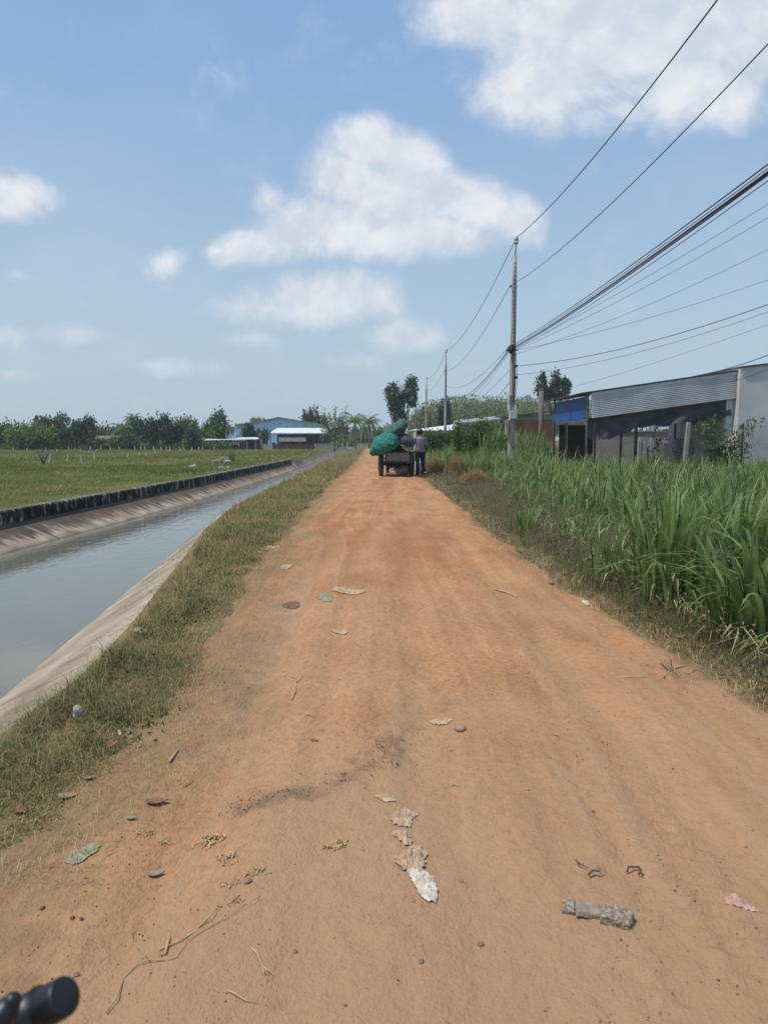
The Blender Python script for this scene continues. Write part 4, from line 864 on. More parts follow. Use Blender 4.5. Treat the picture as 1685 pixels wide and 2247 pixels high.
# ------------------------------------------------------------------ buildings
def rib_mat(name, c, c2, axis, period, depth=.25, rough=.5, metal=.2, dirt=.5):   # ribbed sheet: bump ribs, streaks
    m, nt, N, L, b = newmat(name); b.inputs['Roughness'].default_value = rough; b.inputs['Metallic'].default_value = metal
    tc = N.new('ShaderNodeTexCoord'); w = N.new('ShaderNodeTexWave'); w.bands_direction = axis; w.inputs['Scale'].default_value = 1 / period * .314; L.new(tc.outputs['Object'], w.inputs['Vector'])
    bu = N.new('ShaderNodeBump'); bu.inputs['Strength'].default_value = depth; bu.inputs['Distance'].default_value = .03; L.new(w.outputs['Fac'], bu.inputs['Height']); L.new(bu.outputs[0], b.inputs['Normal'])
    mp = N.new('ShaderNodeMapping'); mp.inputs['Scale'].default_value = (1, 1, .25); L.new(tc.outputs['Object'], mp.inputs[0])
    n = N.new('ShaderNodeTexNoise'); n.inputs['Scale'].default_value = 1.6; n.inputs['Detail'].default_value = 7; L.new(mp.outputs[0], n.inputs['Vector'])
    r = N.new('ShaderNodeValToRGB'); r.color_ramp.elements[0].position = .35; r.color_ramp.elements[1].position = .62; r.color_ramp.elements[0].color = (*c2, 1); r.color_ramp.elements[1].color = (*c, 1)
    L.new(n.outputs['Fac'], r.inputs[0]); L.new(r.outputs[0], b.inputs['Base Color']); return m
def brick_mat(name, c1, c2, mortar, sc):
    m, nt, N, L, b = newmat(name); b.inputs['Roughness'].default_value = .9
    tc = N.new('ShaderNodeTexCoord'); mp = N.new('ShaderNodeMapping'); mp.inputs['Rotation'].default_value = (R(90), 0, 0); L.new(tc.outputs['Object'], mp.inputs[0])
    k = N.new('ShaderNodeTexBrick'); k.inputs['Scale'].default_value = sc; k.inputs['Color1'].default_value = (*c1, 1); k.inputs['Color2'].default_value = (*c2, 1); k.inputs['Mortar'].default_value = (*mortar, 1); k.inputs['Mortar Size'].default_value = .012
    L.new(mp.outputs[0], k.inputs['Vector'])
    n = N.new('ShaderNodeTexNoise'); n.inputs['Scale'].default_value = 1.3; n.inputs['Detail'].default_value = 6; L.new(tc.outputs['Object'], n.inputs['Vector'])
    mx = N.new('ShaderNodeMix'); mx.data_type = 'RGBA'; mx.blend_type = 'MULTIPLY'; mx.inputs[0].default_value = .6; L.new(k.outputs['Color'], mx.inputs[6])
    r = N.new('ShaderNodeValToRGB'); r.color_ramp.elements[0].position = .3; r.color_ramp.elements[0].color = (.4, .38, .36, 1); r.color_ramp.elements[1].position = .6; L.new(n.outputs['Fac'], r.inputs[0]); L.new(r.outputs[0], mx.inputs[7])
    L.new(mx.outputs[2], b.inputs['Base Color']); return m
M_bluewall = rib_mat('pale blue sheet', (.50, .67, .88), (.42, .58, .78), 'X', .5, .15, .55, 0.)
M_brick = brick_mat('brick', (.36, .15, .085), (.27, .11, .065), (.34, .28, .22), 3.2)
M_redroof = mat('faded red roof', (.20, .115, .095), (.11, .075, .065), .8, 1.2, stretch=(1, .3, 1))
M_teal = mat('teal sheet', (.10, .19, .19), (.06, .11, .12), .6, 2)
M_greensheet = mat('pale green sheet', (.25, .38, .33), (.17, .27, .24), .6, 2)
M_redlow = mat('dark red boarding', (.16, .045, .035), (.08, .03, .025), .7, 3)
M_greyroof = mat('grey roof sheet', (.33, .33, .33), (.2, .2, .2), .6, 1.2, metal=.2)
M_wood = mat('weathered boards', (.20, .17, .13), (.09, .075, .06), .85, 4, stretch=(1, 1, 5))

def bld(name, loc, label, cat='building', group=None): return empty(name, loc, label, cat, group)
# blue warehouse: gable towards the camera
Y = 120; e0, ap, e1 = P(515, 940, Y), P(611, 917, Y), P(691, 930, Y)
w = bld('warehouse', (0, 0, 0), 'pale blue gabled warehouse behind the white awning building')
MB().prism([(e0.x, Y, 0), (e1.x, Y, 0), (e1.x, Y, e1.z), (ap.x, Y, ap.z), (e0.x, Y, e0.z)], (0, 22, 0)).build('wall', M_bluewall, w)
rf = MB()
for (a, b) in ((e0, ap), (ap, e1)):
    ex = (b - a).normalized() * .25; a2 = a - ex if a is e0 else a; b2 = b + ex if b is e1 else b
    rf.prism([(a2.x, Y - .35, a2.z + .02), (b2.x, Y - .35, b2.z + .02), (b2.x, Y - .35, b2.z + .16), (a2.x, Y - .35, a2.z + .16)], (0, 22.7, 0))
rf.build('roof', M_greyroof, w)
for px in (601, 613, 616.5):
    c = P(px, 929.5, Y - .05); wi = MB()
    for k in range(4): wi.box((c.x, Y - .02, c.z - .15 + .1 * k), (.3, .05, .03))
    wi.build('vent', M_greyroof, w)
a, b = P(675, 929, 118), P(692, 932, 118)
MB().box(((a.x + b.x) / 2 + .5, 121, 2), (b.x - a.x + 2.2, 6, 3.9)).build('side_annex', M_greensheet, w)
MB().box((P(505, 957, 119).x, 121, 1.1), (2.2, 4, 2.2)).build('lean_to', M_bluewall, w)
# awning building
Y = 104; a, b = P(592, 951, Y), P(719, 951, Y); zt = P(600, 942, Y + 4).z
w = bld('awning_building', (0, 0, 0), 'long open fronted building with a white awning roof in front of the warehouse')
MB().prism([(a.x, Y, a.z), (b.x, Y, a.z), (b.x - .4, Y + 4.5, zt + .15), (a.x + .4, Y + 4.5, zt + .15)], (0, 0, .06)).build('roof', M_white, w)
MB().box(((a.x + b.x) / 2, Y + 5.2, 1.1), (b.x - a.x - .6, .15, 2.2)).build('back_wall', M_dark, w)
for px in (593, 627, 660, 672, 690, 700, 717):
    c = P(px, 951, Y); MB().tube([(c.x, Y + .1, 0), (c.x, Y + .1, c.z + .02)], .06, 6).build('post', M_bark, w)
for i, px in enumerate((600, 612, 640, 652, 667, 681, 706)):
    c = P(px, 951, Y + 2); MB().box((c.x, Y + 2.5 + .3 * (i % 3), .45), (.55, .5, .9 + .12 * (i % 3)), taper=.85).build('crate_stack', M_wood if i % 2 else M_dark, w)
c0, c1 = P(612, 960, Y - .3), P(671, 969, Y - .3)
MB().box(((c0.x + c1.x) / 2, Y - .3, (c0.z + c1.z) / 2), (c1.x - c0.x, .04, c0.z - c1.z)).build('hanging_sheet', M_zinc, w)
c0, c1 = P(597, 975, Y - 1), P(690, 983, Y - 1)
for (u0, u1, mm) in ((0, .22, M_redlow), (.225, .72, M_redlow), (.74, .97, M_redlow)):
    x0, x1 = c0.x + (c1.x - c0.x) * u0, c0.x + (c1.x - c0.x) * u1
    MB().box(((x0 + x1) / 2, Y - 1, (c0.z + .0) / 2), (x1 - x0, .08, c0.z)).build('low_boarding', mm, w)
a, b = P(690, 973, Y - 1.5), P(735, 973, Y - 1.5)
tag(MB().box(((a.x + b.x) / 2, Y - 1.5, .38), (b.x - a.x, .12, .76)).box(((a.x + b.x) / 2, Y - 1.5, .79), (b.x - a.x + .06, .16, .05)).build('low_wall', M_conc), 'low grey block wall at the right end of the awning building', 'wall')
a, b = P(560, 972, Y - 2), P(598, 979, Y - 2)
tag(MB().box(((a.x + b.x) / 2, Y - 2, .36), (b.x - a.x, .1, .72), (0, R(4), 0)).box(((a.x + b.x) / 2, Y - 2, .74), (b.x - a.x, .14, .05), (0, R(4), 0)).build('low_wall', M_whitewall), 'low pale wall between the white roofed shed and the awning building', 'wall')
# low shed with white roof
Y = 98; a, b = P(443, 967, Y), P(569, 964, Y); a2, b2 = P(450, 961.5, Y + 4), P(566, 960, Y + 4)
w = bld('animal_shed', (0, 0, 0), 'low animal shed with bright white sheet roof at the far side of the field')
MB().prism([(a.x, Y - .3, a.z), (b.x, Y - .3, b.z), (b2.x, Y + 4, b2.z), (a2.x, Y + 4, a2.z)], (0, 0, .05)).build('roof', M_white, w)
xs = [a.x + .5 + (b.x - a.x - 1) * k / 6 for k in range(7)]
for x in xs: MB().box((x, Y, .55), (.12, .12, 1.1)).build('post', M_whitewall, w)
MB().box(((a.x + b.x) / 2, Y + 3.2, .6), (b.x - a.x - .8, .12, 1.2)).build('back_wall', M_wood, w)
for k in range(6):
    MB().box(((xs[k] + xs[k + 1]) / 2, Y + .08, .92 - .05 * (k % 2)), (xs[k + 1] - xs[k] - .13, .05, .5 - .1 * (k % 2))).build('blind', [M_wood, M_dark, M_wood, M_whitewall, M_wood, M_dark][k], w)
MB().box((xs[0] + .9, Y - .02, .25), (1.9, .16, .5)).build('low_panel', M_whitewall, w)
MB().box(((xs[2] + xs[5]) / 2, Y - .02, .18), (xs[5] - xs[2], .14, .36)).build('low_panel', M_wood, w)
# water tank
c = P(501.5, 960, 100); w = bld('water_tank', (c.x, 100, 0), 'steel water tank on a white stand left of the blue warehouse', 'water tank'); zt, zb = P(500, 931, 100).z, P(500, 943, 100).z
MB().lathe((0, 0, 0), [(.28, zb), (.36, zb + .06), (.36, zt - .15), (.22, zt - .04), (.08, zt)], 14).build('tank', M_steel, w, True)
st = MB()
for sx in (-.28, .28):
    for sy in (-.28, .28): st.box((sx, sy, zb / 2), (.07, .07, zb))
for h in (.7, 1.5): st.box((0, -.28, h), (.56, .05, .05)); st.box((0, .28, h), (.56, .05, .05))
st.build('stand', M_whitewall, w)
# red roofed house in the tree line
Y = 99; a, b = P(190, 968, Y), P(249, 968, Y); w = bld('red_roof_house', (0, 0, 0), 'low house with a faded red roof among the trees')
z1, z2 = P(0, 968.5, Y).z, P(0, 957, Y + 4).z
MB().prism([(a.x - .2, Y - .3, z1), (b.x + .2, Y - .3, z1), (b.x - .2, Y + 4, z2), (a.x + .4, Y + 4, z2)], (0, 0, .08)).build('roof', M_redroof, w)
MB().box(((a.x + b.x) / 2, Y + 4, z1 / 2), (b.x - a.x, 8, z1 - .02)).build('wall', M_teal, w)
MB().box(((a.x + b.x) / 2, Y - .1, z1 - .35), (b.x - a.x - 1, .05, .12)).build('window_band', M_dark, w)
a, b = P(172, 979, 94), P(243, 979, 94)
tag(MB().box(((a.x + b.x) / 2, 94, .3), (b.x - a.x, .14, .6)).box(((a.x + b.x) / 2, 94, .62), (b.x - a.x + .05, .18, .05)).build('garden_wall', M_brick), 'low brick garden wall in front of the red roofed house', 'wall')
c = P(168, 950, 106); w = bld('far_house', (c.x, 106, 0), 'far pale house showing between the trees left of the red roof')
MB().box((0, 2, 1.2), (2.2, 4, 2.5)).build('wall', M_whitewall, w); MB().prism([(-1.3, -.3, 2.45), (1.3, -.3, 2.45), (0, -.3, 3.0)], (0, 4.6, 0)).build('roof', M_redroof, w)
# end of the road: pale wall and gate pillars
Y = 112
for k, px in enumerate((737, 752, 762)):
    c = P(px, 960, Y); tag(MB().box((c.x, Y, .6), (.25, .25, 1.2)).box((c.x, Y, 1.23), (.34, .34, .07)).build('gate_pillar', M_whitewall), 'pale gate pillar, %s of three left of the coconut palms' % ('leftmost', 'middle one', 'rightmost')[k], 'pillar')
a, b = P(776, 978, 118), P(838, 978, 118)
tag(MB().box(((a.x + b.x) / 2, 118, .35), (b.x - a.x, .15, .7)).box(((a.x + b.x) / 2, 118, .73), (b.x - a.x + .1, .2, .06)).build('roadside_wall', M_whitewall), 'low whitish wall under the coconut palms at the end of the road', 'wall')
c = P(793, 945, 110); w = bld('lamp_post', (c.x, 110, 0), 'thin pale post between the two coconut palms', 'post')
MB().tube([(0, 0, 0), (0, 0, 2.6)], [.07, .05], 7).build('pole', M_post, w); MB().box((.16, 0, 2.58), (.4, .08, .06)).build('arm', M_post, w)

# right hand side: long white roof, grey roofed house, brick house
Y = 62; w = bld('white_roof_building', (0, 0, 0), 'long low building with a white roof behind the second utility pole')
a, b, c = P(898, 945.5, Y), P(1003, 945.5, Y), P(1006, 931, Y + 5)
MB().prism([(a.x, Y, a.z), (b.x, Y, a.z), (c.x, Y + 6, c.z), (a.x + 3.4, Y + 6, c.z - .25)], (0, 0, .06)).build('roof', M_white, w)
MB().box(((a.x + b.x) / 2 + .4, Y + 3.4, 1.0), (b.x - a.x - .4, 6, a.z * 2 - 2.1)).build('wall', M_whitewall, w)
Y = 52; w = bld('grey_roof_house', (0, 0, 0), 'house with grey metal roof above the dark hedge')
a, b = P(995, 932, Y), P(1100, 921, Y); c, d = P(998, 925, Y + 5), P(1062, 915, Y + 6)
MB().prism([(a.x, Y, a.z), (b.x, Y, b.z), (d.x + 1, Y + 7, d.z), (c.x, Y + 6, c.z)], (0, 0, .09)).build('roof', M_greyroof, w)
MB().box(((a.x + b.x) / 2 + .3, Y + 3.2, a.z / 2 - .1), (b.x - a.x - .9, 5.5, a.z - .2)).build('wall', mat('blue grey wall', (.22, .27, .29), (.16, .2, .22)), w)
MB().tube([(P(1027, 900, Y + 2).x, Y + 2, 2.2), (P(1027, 900, Y + 2).x, Y + 2, P(0, 900, Y + 2).z)], .035, 6).build('antenna_mast', M_steel, w)
MB().box((P(1012, 922, Y + 3).x, Y + 3, P(0, 921, Y + 3).z), (.35, .3, .12)).build('roof_vent', M_white, w)
Y = 40; w = bld('brick_house', (0, 0, 0), 'brick house with pale green band under its roof behind the old post')
a, b = P(1132, 960, Y), P(1215, 960, Y); z1, z2 = P(0, 921.5, Y).z, P(0, 910, Y).z
MB().box(((a.x + b.x) / 2, Y + 2.5, z1 / 2), (b.x - a.x, 5, z1)).build('wall', M_brick, w)
MB().box(((a.x + b.x) / 2, Y + 2.5, (z1 + z2) / 2 + .003), (b.x - a.x + .1, 5.1, z2 - z1)).build('green_band', M_greensheet, w)
p0, p1 = P(1118, 914, Y), P(1222, 904, Y)
MB().prism([(p0.x, Y - .35, p0.z), (p1.x, Y - .35, p1.z), (p1.x, Y + 5.4, p1.z + .1), (p0.x, Y + 5.4, p0.z + .1)], (0, 0, .06)).build('roof', M_roofdark, w)

# shed with corrugated front and blue side
Y = 25.; cor = P(1289, 862, Y); x0 = cor.x; zr = lambda x: cor.z + (x - x0) * (P(1610, 815, Y).z - cor.z) / (P(1610, 815, Y).x - x0)
x1 = P(1611, 815, Y).x
w = bld('open_shed', (0, 0, 0), 'open shed with corrugated zinc front, blue side panel and black netting')
MB().prism([(x0 - .28, Y - .2, zr(x0 - .28) + .0), (x1 + .02, Y - .2, zr(x1)), (x1 + .02, Y + 5.6, zr(x1)), (x0 - .28, Y + 5.6, zr(x0 - .28))], (0, 0, .035)).build('roof', M_roofdark, w)
fr = MB(); rows = 200; nx = 24
zb = lambda x: P(0, 920, Y).z + (x - x0) * (P(0, 875, Y).z - P(0, 920, Y).z) / (x1 - x0)
def cor_pt(u, v):
    xa = x0 + .07 + (x1 - x0 - .05) * u + .06 * (1 - v) * (1 - u); z = zb(xa) + (zr(xa) - .02 - zb(xa)) * v
    sag = .015 * math.sin(u * 9) * math.sin(v * 3)
    return (xa, Y - .12 + .05 * math.cos(v * 2 * math.pi * 14.) + sag, z)
fr.grid(cor_pt, nx, 196)
zmat = rib_mat('zinc front', (.80, .81, .82), (.66, .66, .66), 'X', 9., .0, .45, 0.)
fo = fr.build('corrugated_front', zmat, w, True)
tp = P(1610, 820, Y)
MB().prism([(x0 + .05, Y - .16, zr(x0) - .02), (x1, Y - .16, zr(x1) - .02), (x1, Y - .16, zr(x1) - .11), (x0 + .05, Y - .16, zr(x0) - .10)], (0, .03, 0)).build('roof_trim', M_zinc, w)
bz1, bz0 = 2.86, P(0, 921, Y).z
bl = MB(); bl.grid(lambda u, v: (x0 - .02 + .012 * math.cos(u * 2 * math.pi * 22), Y + .1 + 4.6 * u, bz0 + (bz1 - bz0) * v), 200, 2); bl.build('blue_side_panel', M_blue, w)
for (px, yy, rr) in ((1285, Y, .05), (1213, Y + 4.7, .04), (1240, Y + 2.6, .035)):
    xx = x0 if yy == Y else x0 - .02; MB().tube([(xx, yy, 0), (xx, yy, zr(x0) - .02)], rr, 8).build('post', M_steel, w)
MB().box((x0, Y + 2.4, bz0 - .05), (.05, 4.7, .05)).build('rail', M_steel, w)
# interior uprights and back
for px, yy in ((1305, 30), (1362, 29), (1395, 30), (1480, 29.5), (1545, 30)):
    c = P(px, 960, yy); MB().tube([(c.x, yy, 0), (c.x, yy, zr(min(c.x, x1)) - .05)], .045, 7).build('post', M_wood, w)
c0, c1 = P(1296, 960, 32.6), P(1490, 960, 32.6)
tag(MB().box(((c0.x + c1.x) / 2, 32.6, .85), (c1.x - c0.x, .12, 1.7)).box(((c0.x + c1.x) / 2, 32.6, 1.73), (c1.x - c0.x + .06, .18, .06)).build('yard_wall', M_whitewall), 'pale wall seen through the open shed behind the fence', 'wall')
c0, c1 = P(1480, 960, 28.5), P(1560, 960, 28.5); MB().box(((c0.x + c1.x) / 2, 28.5, .7), (c1.x - c0.x, .14, 1.4)).build('partition', M_greywall, w)
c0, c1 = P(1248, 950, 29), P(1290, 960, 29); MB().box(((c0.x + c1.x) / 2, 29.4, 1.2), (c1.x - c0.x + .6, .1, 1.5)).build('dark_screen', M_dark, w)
# black netting
net = MB(); na, nb = P(1290, 921, Y - .02), P(1604, 880, Y - .02)
def net_pt(u, v):
    xa = na.x + (nb.x - na.x) * u; top = zb(xa) + .04; low = np.interp(u, [0, .1, .2, .32, .42, .55, .66, .74, .8, .88, .96, 1.], [.70, .85, .78, .62, .58, .66, .60, .78, .62, .82, .60, .64])
    f = math.sin(u * 37) * .06 + math.sin(u * 13 + v * 3) * .12
    return (xa, Y + .0 + f * v + .05 * math.sin(v * 5 + u * 20) * v, top - low * v - .03 * math.sin(u * 50) * v * v)
net.grid(net_pt, 90, 14)
net.build('black_netting', mat('black netting', (.085, .088, .098), (.04, .042, .048), .85, 3, bump=.3), w, True)
# grey building
xw = x1 + .03; w = bld('grey_building', (0, 0, 0), 'grey cement rendered building at the right edge behind a chain link fence')
pz = lambda x: 3.80 + (x - xw) * .115
MB().prism([(xw, Y - .35, 0), (xw + 7, Y - .35, 0), (xw + 7, Y - .35, pz(xw + 7)), (xw, Y - .35, pz(xw))], (0, 6, 0)).build('wall', M_greywall, w)
MB().prism([(xw - .02, Y - .42, pz(xw) + .003), (xw + 7.05, Y - .42, pz(xw + 7.05) + .003), (xw + 7.05, Y - .42, pz(xw + 7) + .045), (xw - .02, Y - .42, pz(xw) + .045)], (0, 6.2, 0)).build('roof_edge', M_roofdark, w)
MB().box((xw - .14, Y + .45, 1.45), (.25, .9, 2.9)).build('corner_pier', M_greywall, w)
# clutter under the shed roof
c = P(1447, 985, 26.2); V_ = MB(); V_.grid(lambda u, v: (c.x + (u - .5) * .9, 26.2 + .12 * math.sin(u * 8), .75 + (v - .5) * .42 + .18 * math.sin(u * 5 + v * 4) + (u - .5) * .2), 12, 6)
tag(V_.build('white_sheet', M_filmw, None, True), 'crumpled white sheet under the shed roof behind the fence', 'sheet')
# chain link fence along the shed
YF = 24.2; xa, xb = P(1216, 960, YF).x, 14.2; HF = 1.82
f = bld('chain_link_fence', (0, 0, 0), 'rusty chain link fence in front of the shed and grey wall', 'fence')
ch = MB(); stp = .085
V = []; T = []
def wire_quads(p0, p1, r):
    d = (p1 - p0); n = Vector((0, -1, 0)).cross(d).normalized() * r; b = len(V)
    V.extend([p0 + n, p0 - n, p1 - n, p1 + n, p0 + Vector((0, r * 1.4, 0)), p1 + Vector((0, r * 1.4, 0))]); T.extend([(b, b + 1, b + 2, b + 3), (b, b + 3, b + 5, b + 4), (b + 1, b + 4, b + 5, b + 2)])
x = xa - HF
while x < xb:
    for sg in (1, -1):
        s0, s1 = (0, HF) if sg > 0 else (HF, 0)
        t0 = max(0, (xa - x) / HF); t1 = min(1, (xb - x) / HF)
        if t1 > t0: wire_quads(Vector((x + HF * t0, YF, s0 + (s1 - s0) * t0)), Vector((x + HF * t1, YF + .004, s0 + (s1 - s0) * t1)), .0024)
    x += stp * 1.414
for z in (.06, HF): wire_quads(Vector((xa, YF, z)), Vector((xb, YF, z)), .004)
link('mesh_panel', mesh_np('mesh_panel', np.array([tuple(q) for q in V]), np.array(T)), M_rust, f)
for px, h, r_, mm in ((1216, 1.95, .03, M_rust), (1240, 1.9, .028, M_rust), (1305, 1.95, .035, M_rust), (1393, 1.95, .035, M_rust), (1628, 1.9, .035, M_rust)):
    c = P(px, 960, YF + .06); MB().tube([(c.x, YF + .06, -.05), (c.x, YF + .06, h)], r_, 7).build('fence_post', mm, f)
for k, (px, h, ww, ln, tx) in enumerate(((1399, 1.45, .11, .02, 'grey concrete stake in front of the fence, thick and furthest left'), (1412, 1.3, .15, -.02, 'short broad grey concrete stake beside a taller one at the fence'), (1423, 1.42, .09, .03, 'thin grey concrete stake between shed and fence'), (1499, 1.95, .14, .05, 'tall pale leaning concrete fence post under the netting'))):
    c = P(px, 1040, 23.95); o = MB().box((0, 0, h / 2), (ww, ww, h), taper=.9).build('concrete_stake', M_conc, None, bevel=.01); o.location = (c.x, 23.95, -.02); o.rotation_euler = (0, ln, 0); tag(o, tx, 'stake')
# old timber post behind the grass
c = P(1184, 1000, 31); w = bld('old_post', (c.x, 31, 0), 'weathered old post with a torn top between pole and blue panel', 'post')
zt = P(0, 858, 31).z; MB().tube([(0, 0, -.1), (.03, 0, zt * .5), (0, 0, zt)], [.12, .11, .10], 10).build('shaft', mat('grey timber', (.20, .175, .15), (.11, .095, .08), .9, 4, bump=.5, stretch=(3, 3, .4)), w, True)
MB().tube([(-.14, 0, zt - 2.2), (.14, 0, zt - 2.2)], .03, 6).build('band', M_rust, w)
for k in range(5): a_ = k * 1.3; MB().tube([(0, 0, zt - .05), (.12 * math.cos(a_), .1 * math.sin(a_), zt + .12 + .03 * k)], [.03, .012], 5).build('splinter', M_wood, w)

# rubble in the field
for k, (px, py, r_, tx) in enumerate(((478, 1016, .32, 'broken grey slab at the left of the rubble in the field'), (490, 1013, .40, 'largest dark lump of the rubble heap in the field'), (500, 1015, .26, 'small pale lump of rubble near the weed tuft'), (424, 1027, .22, 'single pale stone lying in the field grass'), (486, 1029, .16, 'white scrap below the rubble heap'), (500, 1028, .14, 'white pebble sized scrap right of the other one'))):
    g = G(px, py); o = MB().ball((0, 0, r_ * .25), (r_, r_ * .8, r_ * .45), 3).build('rubble', M_stonedark if k < 2 else M_conc, None, False); bumpy(o, r_ * .35, 3 / r_ * .6, k * 3.1); o.location = g; tag(o, tx, 'rubble')

# field posts
POSTS = [(30, 991, 35), (60, 991, 33), (101, 993, 36), (126, 993, 34), (152, 988, 36), (165, 988, 22), (198, 990, 38), (222, 988, 36), (243, 988, 34), (250, 987, 40), (263, 988, 33), (297, 988, 33), (309, 988, 38), (318, 988, 36), (324, 987, 30), (337, 988, 34), (355, 990, 40), (366, 991, 46), (374, 993, 50), (396, 991, 42), (406, 991, 46), (421, 990, 33), (436, 989, 34), (446, 988, 30), (470, 988, 34), (485, 987, 34), (494, 987, 33), (509, 986, 30)]
NEAR = [(108, 1018, 80), (147, 1014, 68), (180, 1016, 74), (208, 1009, 68), (280, 1004, 42), (304, 1002, 44), (322, 1001, 34), (341, 998, 62)]
proto = None
for grp, tx, L_ in (('far fence posts in the field', 'short thin pale fence post at the far edge of the field', POSTS), ('leaning fence posts in the field', 'thin leaning pale fence post standing out in the field, nearer row', NEAR)):
    for (px, py, hh) in L_:
        g = G(px, py); hz = hh / 3.858 / F * g.y
        if proto is None:
            proto = MB().tube([(0, 0, -.1), (.01, 0, .5), (0, 0, 1.)], [(.05, .05), (.045, .045), (.04, .04)], 5).build('field_post', M_post); o = proto
        else: o = proto.copy(); COL.objects.link(o)
        o.location = g; s = max(1., g.y / 60); o.scale = (s, s, hz); o.rotation_euler = (RNG.normal() * .06, RNG.normal() * (.22 if L_ is NEAR else .1), 0); tag(o, tx, 'fence post', grp)

# ------------------------------------------------------------------ utility poles and wires
def pole(px_top, top, Y, label, base_x=None, near=False, rt=.085, rb=.135):
    t = P(px_top, top, Y); x0 = t.x if base_x is None else base_x
    r = empty('utility_pole', (x0, Y, 0), label, 'utility pole', 'utility poles beside the road'); dx = t.x - x0; H = t.z
    s = MB(); ring = [(0, 0, -.3)] + [(dx * k / 8, 0, H * k / 8) for k in range(9)]
    s.tube(ring, [(rb + (rt - rb) * k / 9, (rb + (rt - rb) * k / 9) * .82) for k in range(10)], 14 if near else 8, upv=(0, 1, 0)); s.build('shaft', M_pole, r, True)
    i = MB().tube([(dx + .02, 0, H - .1), (dx + .04, 0, H + .42)], .022, 6); i.build('pin', M_steel, r)
    i = MB().lathe((dx + .04, 0, H + .40), [(.03, 0), (.085, .04), (.085, .10), (.06, .12), (.09, .15), (.09, .21), (.05, .26), (.03, .30)], 12); i.build('insulator', M_porc, r, True)
    MB().tube([(dx * .8 - .12, 0, H * .867), (dx * .8 + .14, 0, H * .867)], .014, 6).build('bolt', M_steel, r)
    MB().lathe((dx * .8 - .14, 0, H * .867 - .05), [(.03, 0), (.055, .03), (.035, .05), (.055, .07), (.03, .1)], 10).build('spool_insulator', M_porc, r, True)
    MB().box((dx * .5, -.1, 4.75 / 8.2 * H), (.34, .05, .05)).build('bracket', M_steel, r)
    return r, x0, dx, H
pb = G(1121, 1045)
p1, px0, pdx, pH = pole(1129, 562, 26.4, 'nearest concrete utility pole with meter box and cable tangle', P(1120, 1045, 26.4).x, True)
# slots down the face of the pole
sl = MB()
for k in range(20):
    z = pH * .62 + k * .145; rr = (.135 + (.085 - .135) * z / pH) * .82
    sl.box((pdx * z / pH, -rr - .002, z), (.035, .012, .06))
sl.build('step_holes', M_dark, p1)
def onp(px, py, d=-.14): v = P(px, py, 26.4 + d); return (v.x - px0, d, v.z)
a, b = onp(1117, 902), onp(1133, 919)
MB().box(((a[0] + b[0]) / 2, -.20, (a[2] + b[2]) / 2), (.27, .16, .29)).build('meter_box', mat('meter box', (.55, .55, .52), (.45, .45, .42), .5, 5), p1, bevel=.015)
for (u, v, u1, v1) in ((1114, 866, 1117.5, 884), (1114, 886, 1118, 901), (1129, 888, 1131.5, 900)):
    a, b = onp(u, v), onp(u1, v1); MB().box(((a[0] + b[0]) / 2, -.13, (a[2] + b[2]) / 2), (abs(b[0] - a[0]), .08, a[2] - b[2])).build('notice_plate', M_white, p1)
a, b = onp(1109.5, 923), onp(1115.5, 955); MB().box(((a[0] + b[0]) / 2, -.05, (a[2] + b[2]) / 2), (.12, .2, a[2] - b[2])).build('side_box', M_conc, p1, bevel=.015)
for py in (868, 879, 885, 922, 947): a = onp(1123, py); MB().lathe((a[0] , 0, a[2]), [(.134, 0), (.137, .005), (.137, .02), (.134, .025)], 16).build('strap', M_porc, p1)
tg = MB()
for k in range(9):
    r_ = random.Random(k); pts = [(pdx * .5 - .12 + .05 * math.cos(k) + .1 * math.sin(t * 1.3 + k), -.13 - .03 * math.cos(t + k), 4.72 + .12 * math.cos(t * 1.1 + k * .7) - .05) for t in range(7)]
    tg.tube(pts, .013, 5)
for k in range(4):
    z0 = 4.65 - .05 * k; tg.tube([(pdx * .4 - .06 + .05 * k, -.13, z0), (pdx * .3 - .02 + .06 * k, -.15, 3.6), (.06 + .03 * k - .05, -.15, 2.6 + .1 * k)], .009, 5)
tg.ball((pdx * .5 - .11, -.16, 4.60), (.10, .07, .14), 2); tg.build('cable_tangle', M_rust, p1)
for py in (803, 828): a = onp(1131, py); MB().box((a[0] + .03, -.06, a[2]), (.10, .05, .09)).build('clamp', M_black, p1)
sp = MB()
for k in range(3): a = onp(1121 + 3 * k, 980 + (k % 2) * 3, -.14); sp.box((a[0], -.137, a[2]), (.03, .012, .06))
sp.build('pole_marking', M_dark, p1)
p2, p2x, p2d, p2H = pole(978, 785, 59, 'second utility pole behind the standing man', None, False)
MB().box((-.05, -.13, 2.2), (.10, .06, .9)).build('notice_plate', M_white, p2)
pole(935.5, 840, 85, 'third utility pole, right of the two lobed tree'); pole(912, 878, 122, 'fourth utility pole, in front of the pale wood')
pole(895, 893, 146, 'fifth utility pole, just above the green bags'); pole(889, 905, 170, 'farthest utility pole beside the trunk of the two lobed tree')
def wire(p0, p1, sag, r, label, m=None, group=None, n=28):
    p0, p1 = Vector(p0), Vector(p1); pts = [p0.lerp(p1, k / n) - Vector((0, 0, 4 * sag * (k / n) * (1 - k / n))) for k in range(n + 1)]
    return tag(MB().tube(pts, r, 5).build('overhead_wire', m or M_wire, None, True, org=p0), label, 'wire', group)
Tp = (px0 + pdx + .04, 26.4, pH + .63); T2 = (p2x + .04, 59, p2H + .6)
wire(Tp, (4.45, -7, pH + .6), 1.15, .0125, 'topmost wire from the nearest pole top over the road')
